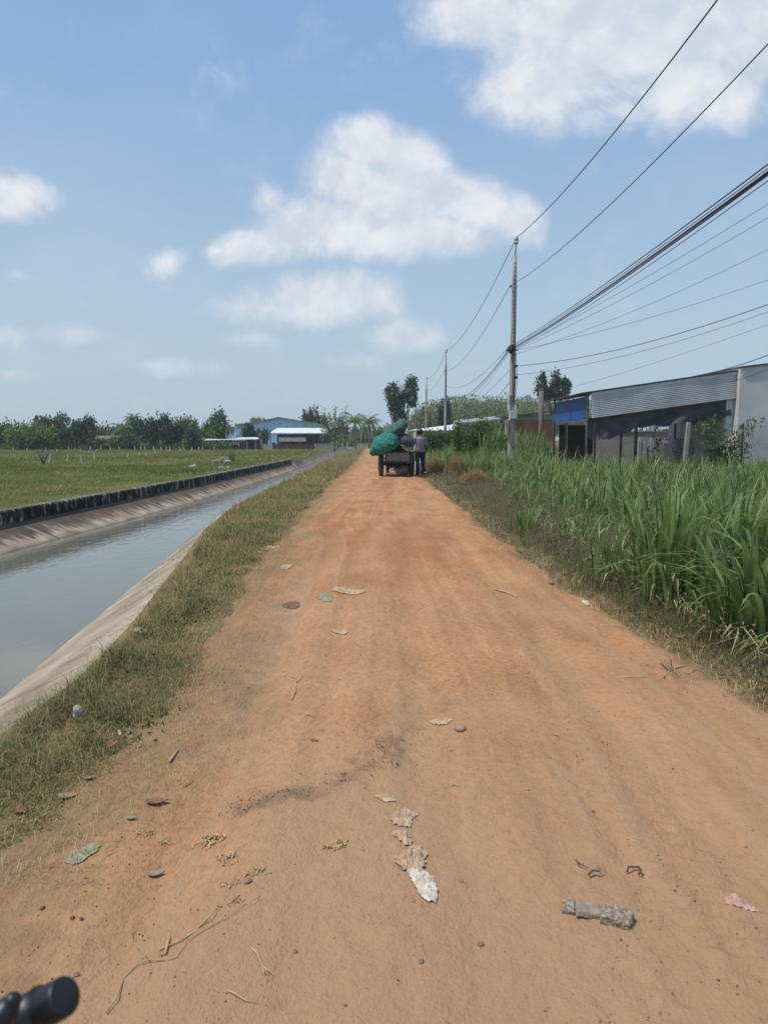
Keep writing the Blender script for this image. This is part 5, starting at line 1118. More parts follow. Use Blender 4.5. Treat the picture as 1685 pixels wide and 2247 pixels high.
K1 = (px0 + pdx * .8 - .16, 26.4, pH * .867); wire(K1, (4.4, -7, K1[2] + .1), 1.0, .009, 'second wire from the side insulator of the nearest pole to the top right')
wire(Tp, T2, .75, .013, 'topmost wire sagging between the first and second poles'); wire(K1, (p2x - .15, 59, p2H * .867), .8, .010, 'side wire sagging between the first and second poles')
T3 = P(935.5, 832, 85); wire(T2, T3, .6, .016, 'top wire from the second to the third pole'); wire((p2x - .15, 59, p2H * .867), (T3.x - .1, 85, T3.z - 1.2), .6, .012, 'side wire from the second to the third pole')
BZ = 4.72; GB = 'bundled cables at mid height of the poles'
for k, (dz, yz, sg, r_, m_, tx) in enumerate(((.10, 340, .22, .009, None, 'highest cable of the bundle running to the right edge'), (.06, 346, .25, .006, None, 'thin cable of the bundle next to the highest one'), (.0, 353, .26, .016, M_wire_red, 'thick reddish cable of the bundle'), (-.04, 357, .28, .012, None, 'black cable just below the thick reddish one'), (-.10, 366, .32, .006, None, 'lowest thin cable of the bundle'))):
    q_ = P(1685, yz, 8.6); d_ = (q_ - Vector((px0 + .1, 26.4, BZ + dz))); e_ = q_ + d_ * .55; wire((px0 + .05, 26.3, BZ + dz), (e_.x, e_.y, e_.z + sg * .6), sg, r_, tx, m_, GB)
for k, (dz, dz2, sg, r_, tx) in enumerate(((.06, .75, .75, .009, 'upper cable between the first and second poles'), (-.02, .0, .95, .017, 'thick cable sagging between the first and second poles'), (-.08, -.05, 1.05, .010, 'lower cable sagging between the first and second poles'), (-.14, -1.3, .9, .006, 'thin cable dropping from the first pole towards the wood'))):
    wire((px0 - .1, 26.4, BZ + dz), (p2x - .05, 59, P(0, 865, 59).z + dz2), sg, r_, tx, None, GB)
wire((px0 - .1, 26.4, 3.9), (P(1048, 872, 44).x - .6, 52, 3.9), .5, .007, 'thin service wire from the first pole to the grey roofed house'); wire((px0 - .1, 26.4, 3.45), (P(1040, 905, 52).x, 54, 2.95), .3, .010, 'dark service wire from the first pole behind the hedge')
SV = [(1125, 768, 1685, 435, 17, .18, .006, 'steep thin service wire ending highest on the right edge'), (1126, 771, 1685, 461, 18, .25, .006, 'service wire second from the top on the right edge'), (1127, 779, 1685, 529, 19, .3, .006, 'service wire third from the top on the right edge'), (1126, 770, 1685, 600, 20, .25, .006, 'service wire in the middle of the fan of wires'), (1133, 803, 1685, 640, 17, .42, .010, 'dark twisted service wire sagging to the right edge'), (1131, 823, 1685, 659, 18, .4, .006, 'lowest thin service wire from the nearest pole'), (1262, 848, 1685, 706, 24, .12, .006, 'thin wire rising above the corrugated shed roof'), (1530, 824, 1685, 774, 23, .1, .014, 'thick black wire crossing the shed roof at the right'), (1600, 838, 1685, 806, 24.2, .06, .010, 'short black wire in front of the grey wall')]
for (u, v, u1, v1, Y1, sg, r_, tx) in SV:
    Y0 = 26.3 if u < 1200 else 28.5 if u < 1500 else 24.6 if u < 1590 else 24.4
    p_, q_ = P(u, v, Y0), P(u1, v1, Y1); e_ = q_ + (q_ - p_) * .3; wire(p_, e_, sg, r_, tx, None, 'service wires fanning out from the nearest pole' if u < 1200 else None)
# ------------------------------------------------------------------ the loaded cart
CXW, CYW = .44, 25.75
cart = empty('cargo_tricycle', (CXW, CYW, .03), 'worn dark cargo tricycle loaded with bags, parked on the dirt road', 'cargo tricycle', None, R(7))
M_cartwood = mat('cart boards', (.27, .255, .23), (.12, .11, .10), .85, 3, bump=.4, stretch=(1, 3, 6))
M_grime = mat('grimy steel', (.05, .045, .04), (.025, .022, .02), .7, 10, metal=.3)
for sx in (-1, 1):
    t = MB().torus((0, 0, 0), .36, .062, 'X', 36, 10, 1.05)
    for k in range(36): a = k * math.pi / 18; t.box((0, .423 * math.cos(a), .423 * math.sin(a)), (.10, .025, .018), (a, 0, 0))
    wh = t.build('wheel', M_rubber, cart, True); wh.location = (sx * .555, 0, .43)
    MB().lathe((0, 0, 0), [(.05, -.07), (.07, -.05), (.29, -.04), (.31, -.05), (.31, .05), (.29, .04), (.07, .05), (.05, .07)], 24, 'X').build('rim', M_rust, wh, True)
    sp = MB().tube([(sx * .40, -.5, .52), (sx * .40, -.2, .46), (sx * .40, 0, .44), (sx * .40, .2, .46), (sx * .40, .5, .52)], (.03, .018), 6); sp.build('leaf_spring', M_rust, cart)
    MB().prism([(sx * .49, -.42, .53), (sx * .49, 1.25, .53), (sx * .49, 1.25, .90), (sx * .49, -.42, .90)], (.025 * sx, 0, 0)).build('side_panel', M_cartwood, cart)
    MB().tube([(sx * .62, -.45, .86), (sx * .62, .5, .86)], .025, 6).box((sx * .57, .02, .865), (.13, .92, .02)).build('mudguard', M_grime, cart)
MB().tube([(-.55, 0, .43), (.55, 0, .43)], .035, 8).ball((0.05, 0, .40), (.12, .13, .12), 2).build('axle', M_grime, cart, True)
MB().box((0, .42, .52), (.98, 1.68, .04)).build('cargo_floor', M_cartwood, cart)
tg_ = MB().box((0, -.43, .71), (.86, .03, .34)); tg_.build('tailgate', M_cartwood, cart)
MB().box((0, -.455, .885), (1.16, .05, .045)).box((0, -.45, .53), (.92, .045, .05)).box((-.44, -.452, .70), (.045, .045, .36)).box((.44, -.452, .70), (.045, .045, .36)).build('tailgate_frame', M_grime, cart)
pn = MB()
for k in range(7): pn.box((-.36 + .12 * k, -.449, .785), (.075, .008, .05))
pn.box((0, -.449, .64), (.78, .008, .012)); pn.build('faded_lettering', mat('faded paint', (.20, .19, .165), (.10, .095, .085), .9, 30), cart)
rr_ = MB()
for k in range(5): a = k * 1.256; rr_.ball((.15 + .035 * math.cos(a), -.455, .80 + .035 * math.sin(a)), (.028, .012, .028), 2)
rr_.build('orange_reflector', mat('orange plastic', (.75, .16, .05), (.55, .09, .03), .4, 9), cart, True)
MB().tube([(-.3, -.4, .5), (-.3, 2.0, .45), (-.1, 2.35, .62)], .025, 6).tube([(.3, -.4, .5), (.3, 2.0, .45), (.1, 2.35, .62)], .025, 6).tube([(-.3, 1.2, .47), (.3, 1.2, .47)], .025, 6).build('frame', M_grime, cart)
MB().tube([(-.3, -.25, .46), (-.18, -.32, .22), (-.05, -.15, .30)], .014, 6).tube([(-.35, -.3, .44), (-.42, -.38, .12)], .012, 6).tube([(-.12, -.3, .30), (.22, -.28, .31)], .012, 6).build('brake_rods', M_grime, cart)
MB().box((0, 1.55, .42), (.28, .42, .34)).lathe((.0, 1.5, .44), [(.09, -.19), (.12, -.15), (.12, .15), (.09, .19)], 14, 'X').build('engine', M_grime, cart, bevel=.02)
MB().ball((0, 1.8, .82), (.15, .30, .13), 3).build('fuel_tank', mat('dark red paint', (.12, .02, .02), (.07, .012, .012), .4, 6), cart, True)
MB().box((0, 1.38, .80), (.26, .52, .09), taper=.85).build('saddle', M_black, cart, bevel=.03)
MB().tube([(-.36, 1.98, 1.06), (-.2, 2.06, 1.04), (0, 2.1, 1.0), (.2, 2.06, 1.04), (.36, 1.98, 1.06)], .013, 7).build('handlebar', M_steel, cart)
MB().tube([(-.08, 2.1, 1.0), (-.08, 2.45, .32)], .022, 7).tube([(.08, 2.1, 1.0), (.08, 2.45, .32)], .022, 7).build('fork', M_steel, cart)
MB().ball((0, 2.2, .93), (.09, .07, .09), 2).build('headlight', M_steel, cart, True)
fw_ = MB().torus((0, 0, 0), .26, .05, 'X', 28, 8).build('wheel', M_rubber, cart, True); fw_.location = (0, 2.45, .31)
MB().lathe((0, 0, 0), [(.03, -.05), (.05, -.03), (.2, -.02), (.215, -.03), (.215, .03), (.2, .02), (.05, .03), (.03, .05)], 20, 'X').build('rim', M_steel, fw_, True)

def bag_mat(name, c, c2, mesh_sc, rough=.6):
    m, nt, N, L, b = newmat(name); b.inputs['Roughness'].default_value = rough
    tc = N.new('ShaderNodeTexCoord'); n = N.new('ShaderNodeTexNoise'); n.inputs['Scale'].default_value = 7; n.inputs['Detail'].default_value = 8; n.inputs['Roughness'].default_value = .65; n.inputs['Distortion'].default_value = 1.2; L.new(tc.outputs['Object'], n.inputs['Vector'])
    r = N.new('ShaderNodeValToRGB'); r.color_ramp.elements[0].position = .36; r.color_ramp.elements[1].position = .64; r.color_ramp.elements[0].color = (*c2, 1); r.color_ramp.elements[1].color = (*c, 1); L.new(n.outputs['Fac'], r.inputs[0])
    ve = N.new('ShaderNodeTexVoronoi'); ve.feature = 'DISTANCE_TO_EDGE'; ve.inputs['Scale'].default_value = 13; L.new(tc.outputs['Object'], ve.inputs['Vector'])
    lt = N.new('ShaderNodeMapRange'); lt.inputs['From Max'].default_value = .12; lt.inputs['To Min'].default_value = .45; lt.inputs['To Max'].default_value = 1.15; L.new(ve.outputs['Distance'], lt.inputs[0])
    mu = N.new('ShaderNodeMix'); mu.data_type = 'RGBA'; mu.blend_type = 'MULTIPLY'; mu.inputs[0].default_value = 1; L.new(r.outputs[0], mu.inputs[6]); L.new(lt.outputs[0], mu.inputs[7]); L.new(mu.outputs[2], b.inputs['Base Color'])
    v = N.new('ShaderNodeTexVoronoi'); v.inputs['Scale'].default_value = mesh_sc; L.new(tc.outputs['Object'], v.inputs['Vector'])
    ad = N.new('ShaderNodeMath'); ad.operation = 'MULTIPLY_ADD'; L.new(n.outputs['Fac'], ad.inputs[0]); ad.inputs[1].default_value = 2.5; L.new(v.outputs['Distance'], ad.inputs[2])
    bu = N.new('ShaderNodeBump'); bu.inputs['Strength'].default_value = .9; bu.inputs['Distance'].default_value = .035; L.new(ad.outputs[0], bu.inputs['Height']); L.new(bu.outputs[0], b.inputs['Normal']); return m
def bag(name, c, rad, rot, m, label, amp, seed, tip=None, cat='bag'):
    o = MB().ball((0, 0, 0), rad, 5, rot).build(name, m, None, True)
    me = o.data; n = len(me.vertices); co = np.empty(n * 3, np.float32); me.vertices.foreach_get('co', co); co = co.reshape(-1, 3)
    if tip is not None:
        tv = np.array(tip); d = co / np.linalg.norm(co, axis=1)[:, None]; w_ = np.clip((d @ (tv / np.linalg.norm(tv)) - .72) / .28, 0, 1) ** 1.6; co += w_[:, None] * tv * .30
    me.vertices.foreach_set('co', co.ravel()); me.update()
    bumpy(o, amp, 3.2, seed); bumpy(o, amp * .6, 8, seed + 5); bumpy(o, amp * .3, 19, seed + 9)
    o.location = c; return tag(o, label, cat)
M_teal_net = bag_mat('teal net', (.038, .33, .26), (.010, .15, .12), 40)
M_dark_net = bag_mat('dark green net', (.10, .22, .17), (.035, .09, .07), 34)
bag('net_bag', (CXW - .37, 25.45, 1.22), (.49, .50, .36), (0, R(-26), 0), M_teal_net, 'bright teal net bag bulging over the left side of the cart', .075, 1., (-.5, -.1, -.32))
bag('net_bag', (CXW - .06, 25.85, 1.66), (.47, .55, .29), (0, R(-27), 0), M_dark_net, 'dark green net bag, topmost on the cart load', .075, 8., (.25, 0, .35))
bag('sack', (CXW + .30, 25.8, 1.30), (.36, .5, .25), (0, R(14), 0), bag_mat('black sack', (.10, .105, .105), (.05, .052, .052), 30), 'black bulging sack on the right of the load beside the man', .05, 4.)
bag('sack', (CXW + .05, 26.35, 1.15), (.42, .55, .35), (0, 0, 0), bag_mat('brown sack', (.12, .09, .06), (.06, .045, .03), 30), 'brown sack at the front of the cart behind the net bags', .05, 14.)
tyre = MB().torus((0, 0, 0), .265, .055, 'Y', 36, 10); tt = tyre.build('tyre', M_rubber, None, True); tt.location = (CXW + .04, 25.58, 1.0); tt.rotation_euler = (R(-18), 0, 0); tag(tt, 'old tyre standing upright inside the tailgate', 'tyre')
rim2 = MB().torus((0, 0, 0), .21, .018, 'Y', 32, 8); t2 = rim2.build('wheel_rim', M_rust, None, True); t2.location = (CXW + .03, 25.72, 1.03); t2.rotation_euler = (R(-22), 0, R(6)); tag(t2, 'bare rusty wheel rim behind the old tyre in the cart', 'rim')
o = MB().grid(lambda u, v: ((u - .5) * .34, (v - .5) * .05 + .02 * math.sin(u * 7), (v - .5) * .26 + .03 * math.sin(u * 5)), 8, 6).build('cardboard', mat('cardboard', (.40, .27, .17), (.28, .18, .11), .85, 8), None, True); o.location = (CXW + .37, 25.40, 1.06); o.rotation_euler = (R(-25), R(28), R(10)); md = o.modifiers.new('t', 'SOLIDIFY'); md.thickness = .012; tag(o, 'bent piece of brown cardboard wedged at the right of the load', 'cardboard')
o = MB().grid(lambda u, v: ((u - .5) * .30, (v - .5) * .05, (v - .5) * .18 + .03 * math.sin(u * 6 + 1)), 8, 6).build('cardboard', mat('pale board', (.42, .38, .33), (.28, .24, .2), .8, 8), None, True); o.location = (CXW + .20, 25.42, 1.20); o.rotation_euler = (R(-50), R(18), R(-6)); md = o.modifiers.new('t', 'SOLIDIFY'); md.thickness = .012; tag(o, 'pale board lying on top of the tyre in the cart', 'board')
bag('white_sack', (CXW + .26, 26.35, .27), (.36, .26, .23), (0, 0, 0), mat('white sack', (.62, .63, .63), (.45, .46, .46), .7, 5, bump=.3), 'grubby white sack standing on the ground behind the cart', .05, 21.)
bag('white_sack', (1.33, 27.6, .33), (.15, .2, .32), (0, 0, 0), mat('white sheet', (.72, .74, .78), (.6, .62, .66), .7, 5), 'white sack seen between the legs of the standing man', .03, 31.)
o = MB(); o.ball((0, 0, .05), (.30, .12, .06), 3); o = o.build('black_bag', M_black, None, True); bumpy(o, .05, 7, 3.); g = G(938, 1042); o.location = (g.x, g.y - .1, .02); o.rotation_euler = (0, R(6), R(-18)); tag(o, 'crumpled black bag lying on the grass right of the man', 'bag')
st = MB().tube([(-.12, 0, 0), (-.10, 0, .02), (.12, .01, .015)], .011, 6).build('cart_strap', M_grime, None); st.location = (CXW - .60, 25.3, .62); st.rotation_euler = (0, R(84), 0); tag(st, 'dark strap dangling from the left edge of the cart', 'strap')

# ------------------------------------------------------------------ the man
man = empty('person', (1.36, 26.85, .015), 'person in grey long sleeved shirt, dark trousers and black helmet standing at the cart', 'person', None, R(14))
M_skin = mat('skin', (.36, .20, .13), (.30, .16, .10), .55, 8)
LEGS = [(-.10, (-.105, -.01), (-.115, -.05)), (.10, (.11, .02), (.125, -.01))]
def finger(b, base, d1, d2, L_, r):
    base = Vector(base); d1 = Vector(d1).normalized(); d2 = Vector(d2).normalized(); d3 = (d2 * 1.3 - d1 * .4).normalized()
    p = [base, base + d1 * L_ * .42, base + d1 * L_ * .42 + d2 * L_ * .32, base + d1 * L_ * .42 + d2 * L_ * .32 + d3 * L_ * .26]
    b.tube(p, [r * 1.1, r, r * .92, r * .7], 8); b.ball(tuple(p[-1]), r * .72, 1)
b = MB()
b.ball((0, .075, 1.595), (.076, .095, .112), 3); b.ball((0, .125, 1.535), (.055, .055, .05), 2)      # skull and jaw, head bowed a little
b.tube([(0, .165, 1.61), (0, .192, 1.575), (0, .17, 1.562)], [.010, .017, .012], 8)                    # nose
b.ball((0, .160, 1.632), (.05, .02, .012), 2); b.ball((-.078, .07, 1.59), (.012, .022, .032), 2); b.ball((.078, .07, 1.59), (.012, .022, .032), 2)
b.ball((0, .165, 1.533), (.026, .014, .008), 2)                                                       # lips
b.tube([(0, .015, 1.40), (0, .03, 1.46), (0, .06, 1.55)], [.066, .056, .056], 12)
b.tube([(0, 0, .84), (0, 0, .95), (0, -.01, 1.08), (0, 0, 1.25), (0, 0, 1.37), (0, .01, 1.43)], [(.155, .10), (.165, .11), (.14, .095), (.165, .11), (.165, .10), (.08, .07)], 16, upv=(0, 1, 0))
for sx, kn, an in LEGS:
    b.tube([(sx, 0, .92), (sx * 1.02, .01, .70), (kn[0], kn[1] + .02, .48), (an[0], an[1] - .015, .30), (an[0], an[1], .08)], [.088, .078, .054, .056, .036], 12)
    b.tube([(an[0], an[1] - .05, .035), (an[0] + .01 * (1 if sx > 0 else -1), an[1] + .10, .045), (an[0] + .02 * (1 if sx > 0 else -1), an[1] + .19, .025)], [(.036, .034), (.042, .032), (.036, .02)], 10)
    b.ball((an[0], an[1] - .005, .06), (.037, .045, .05), 2)
ARMS = [(-1, (-.19, 0, 1.385), (-.285, .02, 1.13), (-.235, .25, 1.02)), (1, (.19, 0, 1.385), (.265, .0, 1.12), (.165, .22, 1.02))]
for sx, s_, e_, w_ in ARMS:
    b.ball(s_, (.055, .055, .06), 2); b.tube([s_, Vector(s_).lerp(Vector(e_), .5), e_], [.05, .044, .036], 10); b.tube([e_, Vector(e_).lerp(Vector(w_), .35), w_], [.037, .038, .025], 10)
    w_ = Vector(w_); fd = (w_ - Vector(e_)).normalized(); side = Vector((1, 0, 0)); pd = Vector((0, 0, -1))
    b.tube([w_, w_ + fd * .03, w_ + fd * .085], [(.026, .018), (.036, .015), (.040, .013)], 12, upv=tuple(pd))
    for k, L_ in enumerate((.068, .078, .073, .058)):
        finger(b, w_ + fd * .083 + side * (-.030 + .020 * k) * sx, fd + pd * .25, fd * .5 + pd * .9, L_, .0078 - .0004 * k)
    finger(b, w_ + fd * .03 - side * .033 * sx, fd * .7 - side * .75 * sx, fd + pd * .3, .06, .009)
b.build('body', M_skin, man, True, remesh=.0068)
# clothes
M_shirt = mat('grey shirt', (.25, .255, .265), (.19, .195, .205), .9, 4, bump=.25, bscale=14)
M_trouser = mat('dark trousers', (.022, .024, .032), (.014, .015, .02), .9, 6, bump=.2, bscale=16)
s = MB()
s.tube([(0, -.005, .88), (0, -.005, .97), (0, -.012, 1.10), (0, -.008, 1.25), (0, -.005, 1.36), (0, .005, 1.42), (0, .018, 1.455)], [(.188, .135), (.19, .135), (.176, .125), (.195, .135), (.19, .125), (.115, .085), (.07, .066)], 20, upv=(0, 1, 0))
for sx, s_, e_, w_ in ARMS:
    s.ball((s_[0] * .96, 0, 1.375), (.078, .075, .072), 2); s.tube([s_, Vector(s_).lerp(Vector(e_), .5), e_], [.072, .064, .055], 12); s.ball(e_, .055, 2); s.tube([e_, Vector(e_).lerp(Vector(w_), .5), Vector(e_).lerp(Vector(w_), .96)], [.055, .05, .040], 12)
so = s.build('shirt', M_shirt, man, True, remesh=.011); bumpy(so, .012, 11, 2.); bumpy(so, .006, 30, 6.)
s = MB(); s.tube([(0, 0, .86), (0, 0, .93), (0, -.005, 1.02)], [(.172, .12), (.178, .125), (.165, .115)], 18, upv=(0, 1, 0))
for sx, kn, an in LEGS: s.tube([(sx * .95, -.005, .93), (sx, 0, .84), (sx * 1.02, .01, .68), (kn[0], kn[1] + .01, .48), (an[0], an[1] - .01, .28), (an[0], an[1], .09), (an[0], an[1], .06)], [.095, .105, .096, .080, .074, .068, .068], 14)
so = s.build('trousers', M_trouser, man, True, remesh=.011); bumpy(so, .010, 9, 12.)
for sx, kn, an in LEGS:
    sh = MB(); d = 1 if sx > 0 else -1
    sh.tube([(an[0], an[1] - .085, .04), (an[0], an[1] - .03, .055), (an[0] + .012 * d, an[1] + .09, .048), (an[0] + .022 * d, an[1] + .20, .03)], [(.040, .042), (.046, .055), (.050, .044), (.036, .026)], 12); sh.build('shoe', M_black, man, True)
h = MB(); h.ball((0, .06, 1.635), (.128, .150, .125), 4)
h.v = [(x, y, max(z, 1.575 - .03 * (y < .04))) for x, y, z in h.v]; h.build('helmet', mat('black helmet', (.02, .02, .022), (.012, .012, .014), .35, 5), man, True)
MB().grid(lambda u, v: ((u - .5) * .2, .19 + .05 * v - .22 * (u - .5) ** 2 * 4 * .35, 1.60 - .02 * v), 8, 2).build('visor', M_black, man, True)
MB().ball((-.032, .158, 1.612), .012, 2).ball((.032, .158, 1.612), .012, 2).build('eyes', mat('eye', (.3, .28, .26), (.05, .04, .03), .3, 40), man, True)
MB().tube([(-.085, .05, 1.60), (-.06, .11, 1.50), (0, .13, 1.475), (.06, .11, 1.50), (.085, .05, 1.60)], .006, 6).build('chin_strap', M_black, man)
pp = MB().grid(lambda u, v: ((u - .5) * .12, (v - .5) * .10, .012 * math.sin(u * 7 + v * 3)), 6, 6).build('white_paper', M_filmw, None, True); c = Vector((1.36, 26.85, .015)) + Matrix.Rotation(R(14), 3, 'Z') @ Vector((-.235, .37, 1.0)); pp.location = c; pp.rotation_euler = (R(30), R(-10), 0); tag(pp, 'small white paper held in the left hand of the man', 'paper')

# ------------------------------------------------------------------ motorbike of the photographer, its handlebar end showing bottom left
MBK = mat('matte black', (.011, .013, .018), (.008, .009, .012), .42, 18)
a0 = ray(146, 2184); a1 = ray(-29, 2284)
D = .52
E1 = Vector((a0[0] * D, a0[1] * D, EYE + a0[2] * D)); E0 = Vector((a1[0] * (D + .02), a1[1] * (D + .02), EYE + a1[2] * (D + .02)))
ax = (E0 - E1).normalized()
bike = empty('motorbike', (-.80, .30, 0), 'black motorbike handlebar end poking in at the bottom left corner', 'motorbike')
off = Vector((-.80, .30, 0)); lc = lambda p: tuple(Vector(p) - off)
c_ = lambda t: E1 + ax * t
cap = MB().tube([lc(c_(0)), lc(c_(.0008)), lc(c_(.0018)), lc(c_(.021)), lc(c_(.0225))], [.0115, .0130, .0136, .0144, .0138], 28); cap.build('bar_end', MBK, bike, True)
MB().tube([lc(c_(.0225)), lc(c_(.026))], .0105, 24).build('bar_ring', M_black, bike, True)
gp = [lc(c_(.026 + .008 * k)) for k in range(16)]; MB().tube(gp, [.0155 if k % 2 else .0165 for k in range(16)], 24).build('grip', MBK, bike, True)
left = c_(.15); head = Vector((-.80, .44, .97)); far = Vector((head.x * 2 - E1.x, E1.y, E1.z))
MB().tube([lc(c_(.14)), lc(left), lc(left.lerp(head, .5)), lc(head), lc(head + Vector((-.25, -.04, .02))), lc(far)], .011, 10).build('handlebar', M_steel, bike, True)
hs_ = [ray(28, 2196), ray(10, 2225), ray(-30, 2262)]; hp = [Vector((q[0] * .49, q[1] * .49, EYE + q[2] * .49)) for q in hs_]
MB().tube([lc(hp[0]), lc(hp[1]), lc(hp[2])], [(.006, .006), (.0115, .010), (.014, .012)], 14).ball(lc(hp[0]), .006, 2).build('brake_lever', MBK, bike, True)
MB().ball(lc(head + Vector((-.06, -.12, -.22))), (.09, .11, .13), 3).build('headlight_cowl', MBK, bike, True)
MB().tube([lc(head), lc((-.88, .80, .30))], .022, 8).tube([lc(head), lc((-.72, .80, .30))], .022, 8).build('fork', M_steel, bike)
wf = MB().torus((0, 0, 0), .245, .04, 'X', 28, 8).build('wheel', M_rubber, bike, True); wf.location = lc((-.80, .80, .285)); wf.parent = bike
MB().lathe((0, 0, 0), [(.03, -.05), (.04, -.02), (.2, -.015), (.21, -.025), (.21, .025), (.2, .015), (.04, .02), (.03, .05)], 20, 'X').build('rim', M_steel, wf, True)
MB().ball(lc((-.80, -.2, .75)), (.14, .55, .09), 3).build('saddle', MBK, bike, True); MB().ball(lc((-.80, .15, .55)), (.12, .35, .2), 3).build('body_panel', MBK, bike, True)
rw = MB().torus((0, 0, 0), .245, .045, 'X', 28, 8).build('wheel', M_rubber, bike, True); rw.location = lc((-.80, -.55, .29))
MB().tube([lc((-.80, .1, .45)), lc((-.74, -.55, .29))], .03, 8).tube([lc((-.80, .2, .4)), lc((-.66, .1, .02))], .014, 6).build('stand_frame', M_steel, bike)
# ------------------------------------------------------------------ litter on the road
M_aggd = mat('dusty concrete', (.36, .255, .16), (.26, .18, .11), .9, 30, bump=.4)
def ground_at(px, py, z=None):
    g = G(px, py); z = roadz(g.x, g.y) if z is None else z; g = G(px, py, z); return g
def scrap(name, px, py, w, h, m, label, cat, rot=0., crump=.25, seed=1, ragged=.35, z=None, n=34, lift=.0, thick=.0):
    """crumpled sheet w by h pixels of the photo wide and tall, lying on the ground"""
    g = ground_at(px, py, z); dep = (g.y * CP - (g.z - EYE) * SP); sx = w / F * dep; an = math.atan2(EYE - g.z, g.y); sy = h / F * dep / max(math.sin(an), .12)
    rs = np.random.default_rng(seed * 77 + 5); N_ = n; V = []; fs = []
    ph = rs.random(8) * 6.28
    for j in range(N_ + 1):
        for i in range(N_ + 1):
            u, v = i / N_ * 2 - 1, j / N_ * 2 - 1
            rr = math.hypot(u * math.sqrt(1 - v * v / 2), v * math.sqrt(1 - u * u / 2)); th = math.atan2(v * math.sqrt(1 - u * u / 2), u * math.sqrt(1 - v * v / 2))
            e = 1 + ragged * (math.sin(th * 2 + ph[0]) * .45 + math.sin(th * 3 + ph[1]) * .25 + math.sin(th * 7 + ph[2]) * .10 + math.sin(th * 13 + ph[3]) * .10 + math.sin(th * 19 + ph[4]) * .07)
            V.append([rr * e * math.cos(th) * .5, rr * e * math.sin(th) * .5, rr])
    V = np.array(V); s_ = max(sx, sy); mn = min(sx, sy)
    f1 = fbm(V[:, 0] * 4 + seed * 3.7, V[:, 1] * 4, 3); f2 = fbm(V[:, 0] * 13 + seed, V[:, 1] * 13 + 5, 4)
    ridge = np.abs(f1) * 1.3 + np.abs(f2) * 1.5
    zz = (ridge * crump * .42 + lift * .5) * mn * np.clip(1.15 - V[:, 2], .04, 1) + .0015
    Vx = V[:, 0] * sx + f2 * sx * .10; Vy = V[:, 1] * sy + f1 * sy * .10
    c, s = math.cos(rot), math.sin(rot); X = Vx * c - Vy * s; Y = Vx * s + Vy * c
    base = np.array([roadz(g.x + a, g.y + b_) if z is None else z for a, b_ in zip(X, Y)]) - g.z
    P_ = np.stack([X, Y, zz + base + .002], 1); fs = [(j * (N_ + 1) + i, j * (N_ + 1) + i + 1, (j + 1) * (N_ + 1) + i + 1, (j + 1) * (N_ + 1) + i) for j in range(N_) for i in range(N_)]
    o = link(name, mesh_np(name, P_, np.array(fs)), m, None, True); o.location = g; return tag(o, label, cat)
def husk(px, py, w, h, label, seed):
    g = ground_at(px, py); dep = g.y * CP - (g.z - EYE) * SP; L_ = w / F * dep; H_ = h / F * dep / math.sin(math.atan2(EYE, g.y)); rs = np.random.default_rng(seed); b = MB()
    for k in range(int(10 + w * .35)):
        cx, cy = rs.normal() * L_ * .22, rs.normal() * H_ * .22; a = rs.random() * 6.28 if rs.random() < .4 else rs.normal() * .5 + seed; ln = L_ * (.16 + .34 * rs.random()); wd = L_ * (.025 + .05 * rs.random()); bend = rs.normal() * .9; tw = rs.normal() * 1.1; hz = .002 + L_ * .06 * rs.random()
        def fn(u, v, cx=cx, cy=cy, a=a, ln=ln, wd=wd, bend=bend, tw=tw, hz=hz):
            t = (u - .5) * ln; an = a + bend * (u - .5); o = (v - .5) * wd * (1 - (2 * u - 1) ** 4 * .8); x = cx + t * math.cos(an) - o * math.sin(an); y = cy + t * math.sin(an) + o * math.cos(an)
            return (x, y, max(roadz(g.x + x, g.y + y) - g.z, -.01) + .0015 + hz * math.sin(math.pi * u) + o * math.sin(tw * u + tw) * .6 + abs(o) * .4)
        b.grid(fn, 8, 2)
    o = b.build('husk', M_husk, None, True); o.location = g; return tag(o, label, 'husk')
def stone(px, py, w, m, label, name='stone', flat=.6, seed=1., asp=.8, cat='stone', z=None):
    g = ground_at(px, py, z); dep = g.y * CP - (g.z - EYE) * SP; r_ = w / F * dep / 2
    o = MB().ball((0, 0, 0), (r_, r_ * asp, r_ * flat), 3, (0, 0, seed)).build(name, m, None, True); bumpy(o, r_ * .25, .9 / r_, seed * 3.3)
    if 'plastic' in name: bumpy(o, r_ * .5, 1.3 / r_, seed * 1.7); bumpy(o, r_ * .3, 3.2 / r_, seed)
    o.location = (g.x, g.y, g.z + r_ * flat * .35); return tag(o, label, cat)
def twig(name, pts, r_, m, label, cat='twig', lift=.006, taper=True, parts=None):
    r_ = r_ * .62
    def tr(ps): return [Vector((*ground_at(u, v)[:2], ground_at(u, v).z + lift + .004 * math.sin(k * 2.1))) for k, (u, v) in enumerate(ps)]
    w = tr(pts); o0 = w[0].copy(); b = MB(); n = len(w)
    b.tube([q - o0 for q in w], [r_ * (1 - .6 * k / max(1, n - 1)) if taper else r_ for k in range(n)], 6)
    for ps in (parts or []): q_ = tr(ps); b.tube([q - o0 for q in q_], [r_ * .8, *[r_ * .6] * (len(q_) - 2), r_ * .35], 6)
    o = b.build(name, m, None, True); o.location = o0; return tag(o, label, cat)
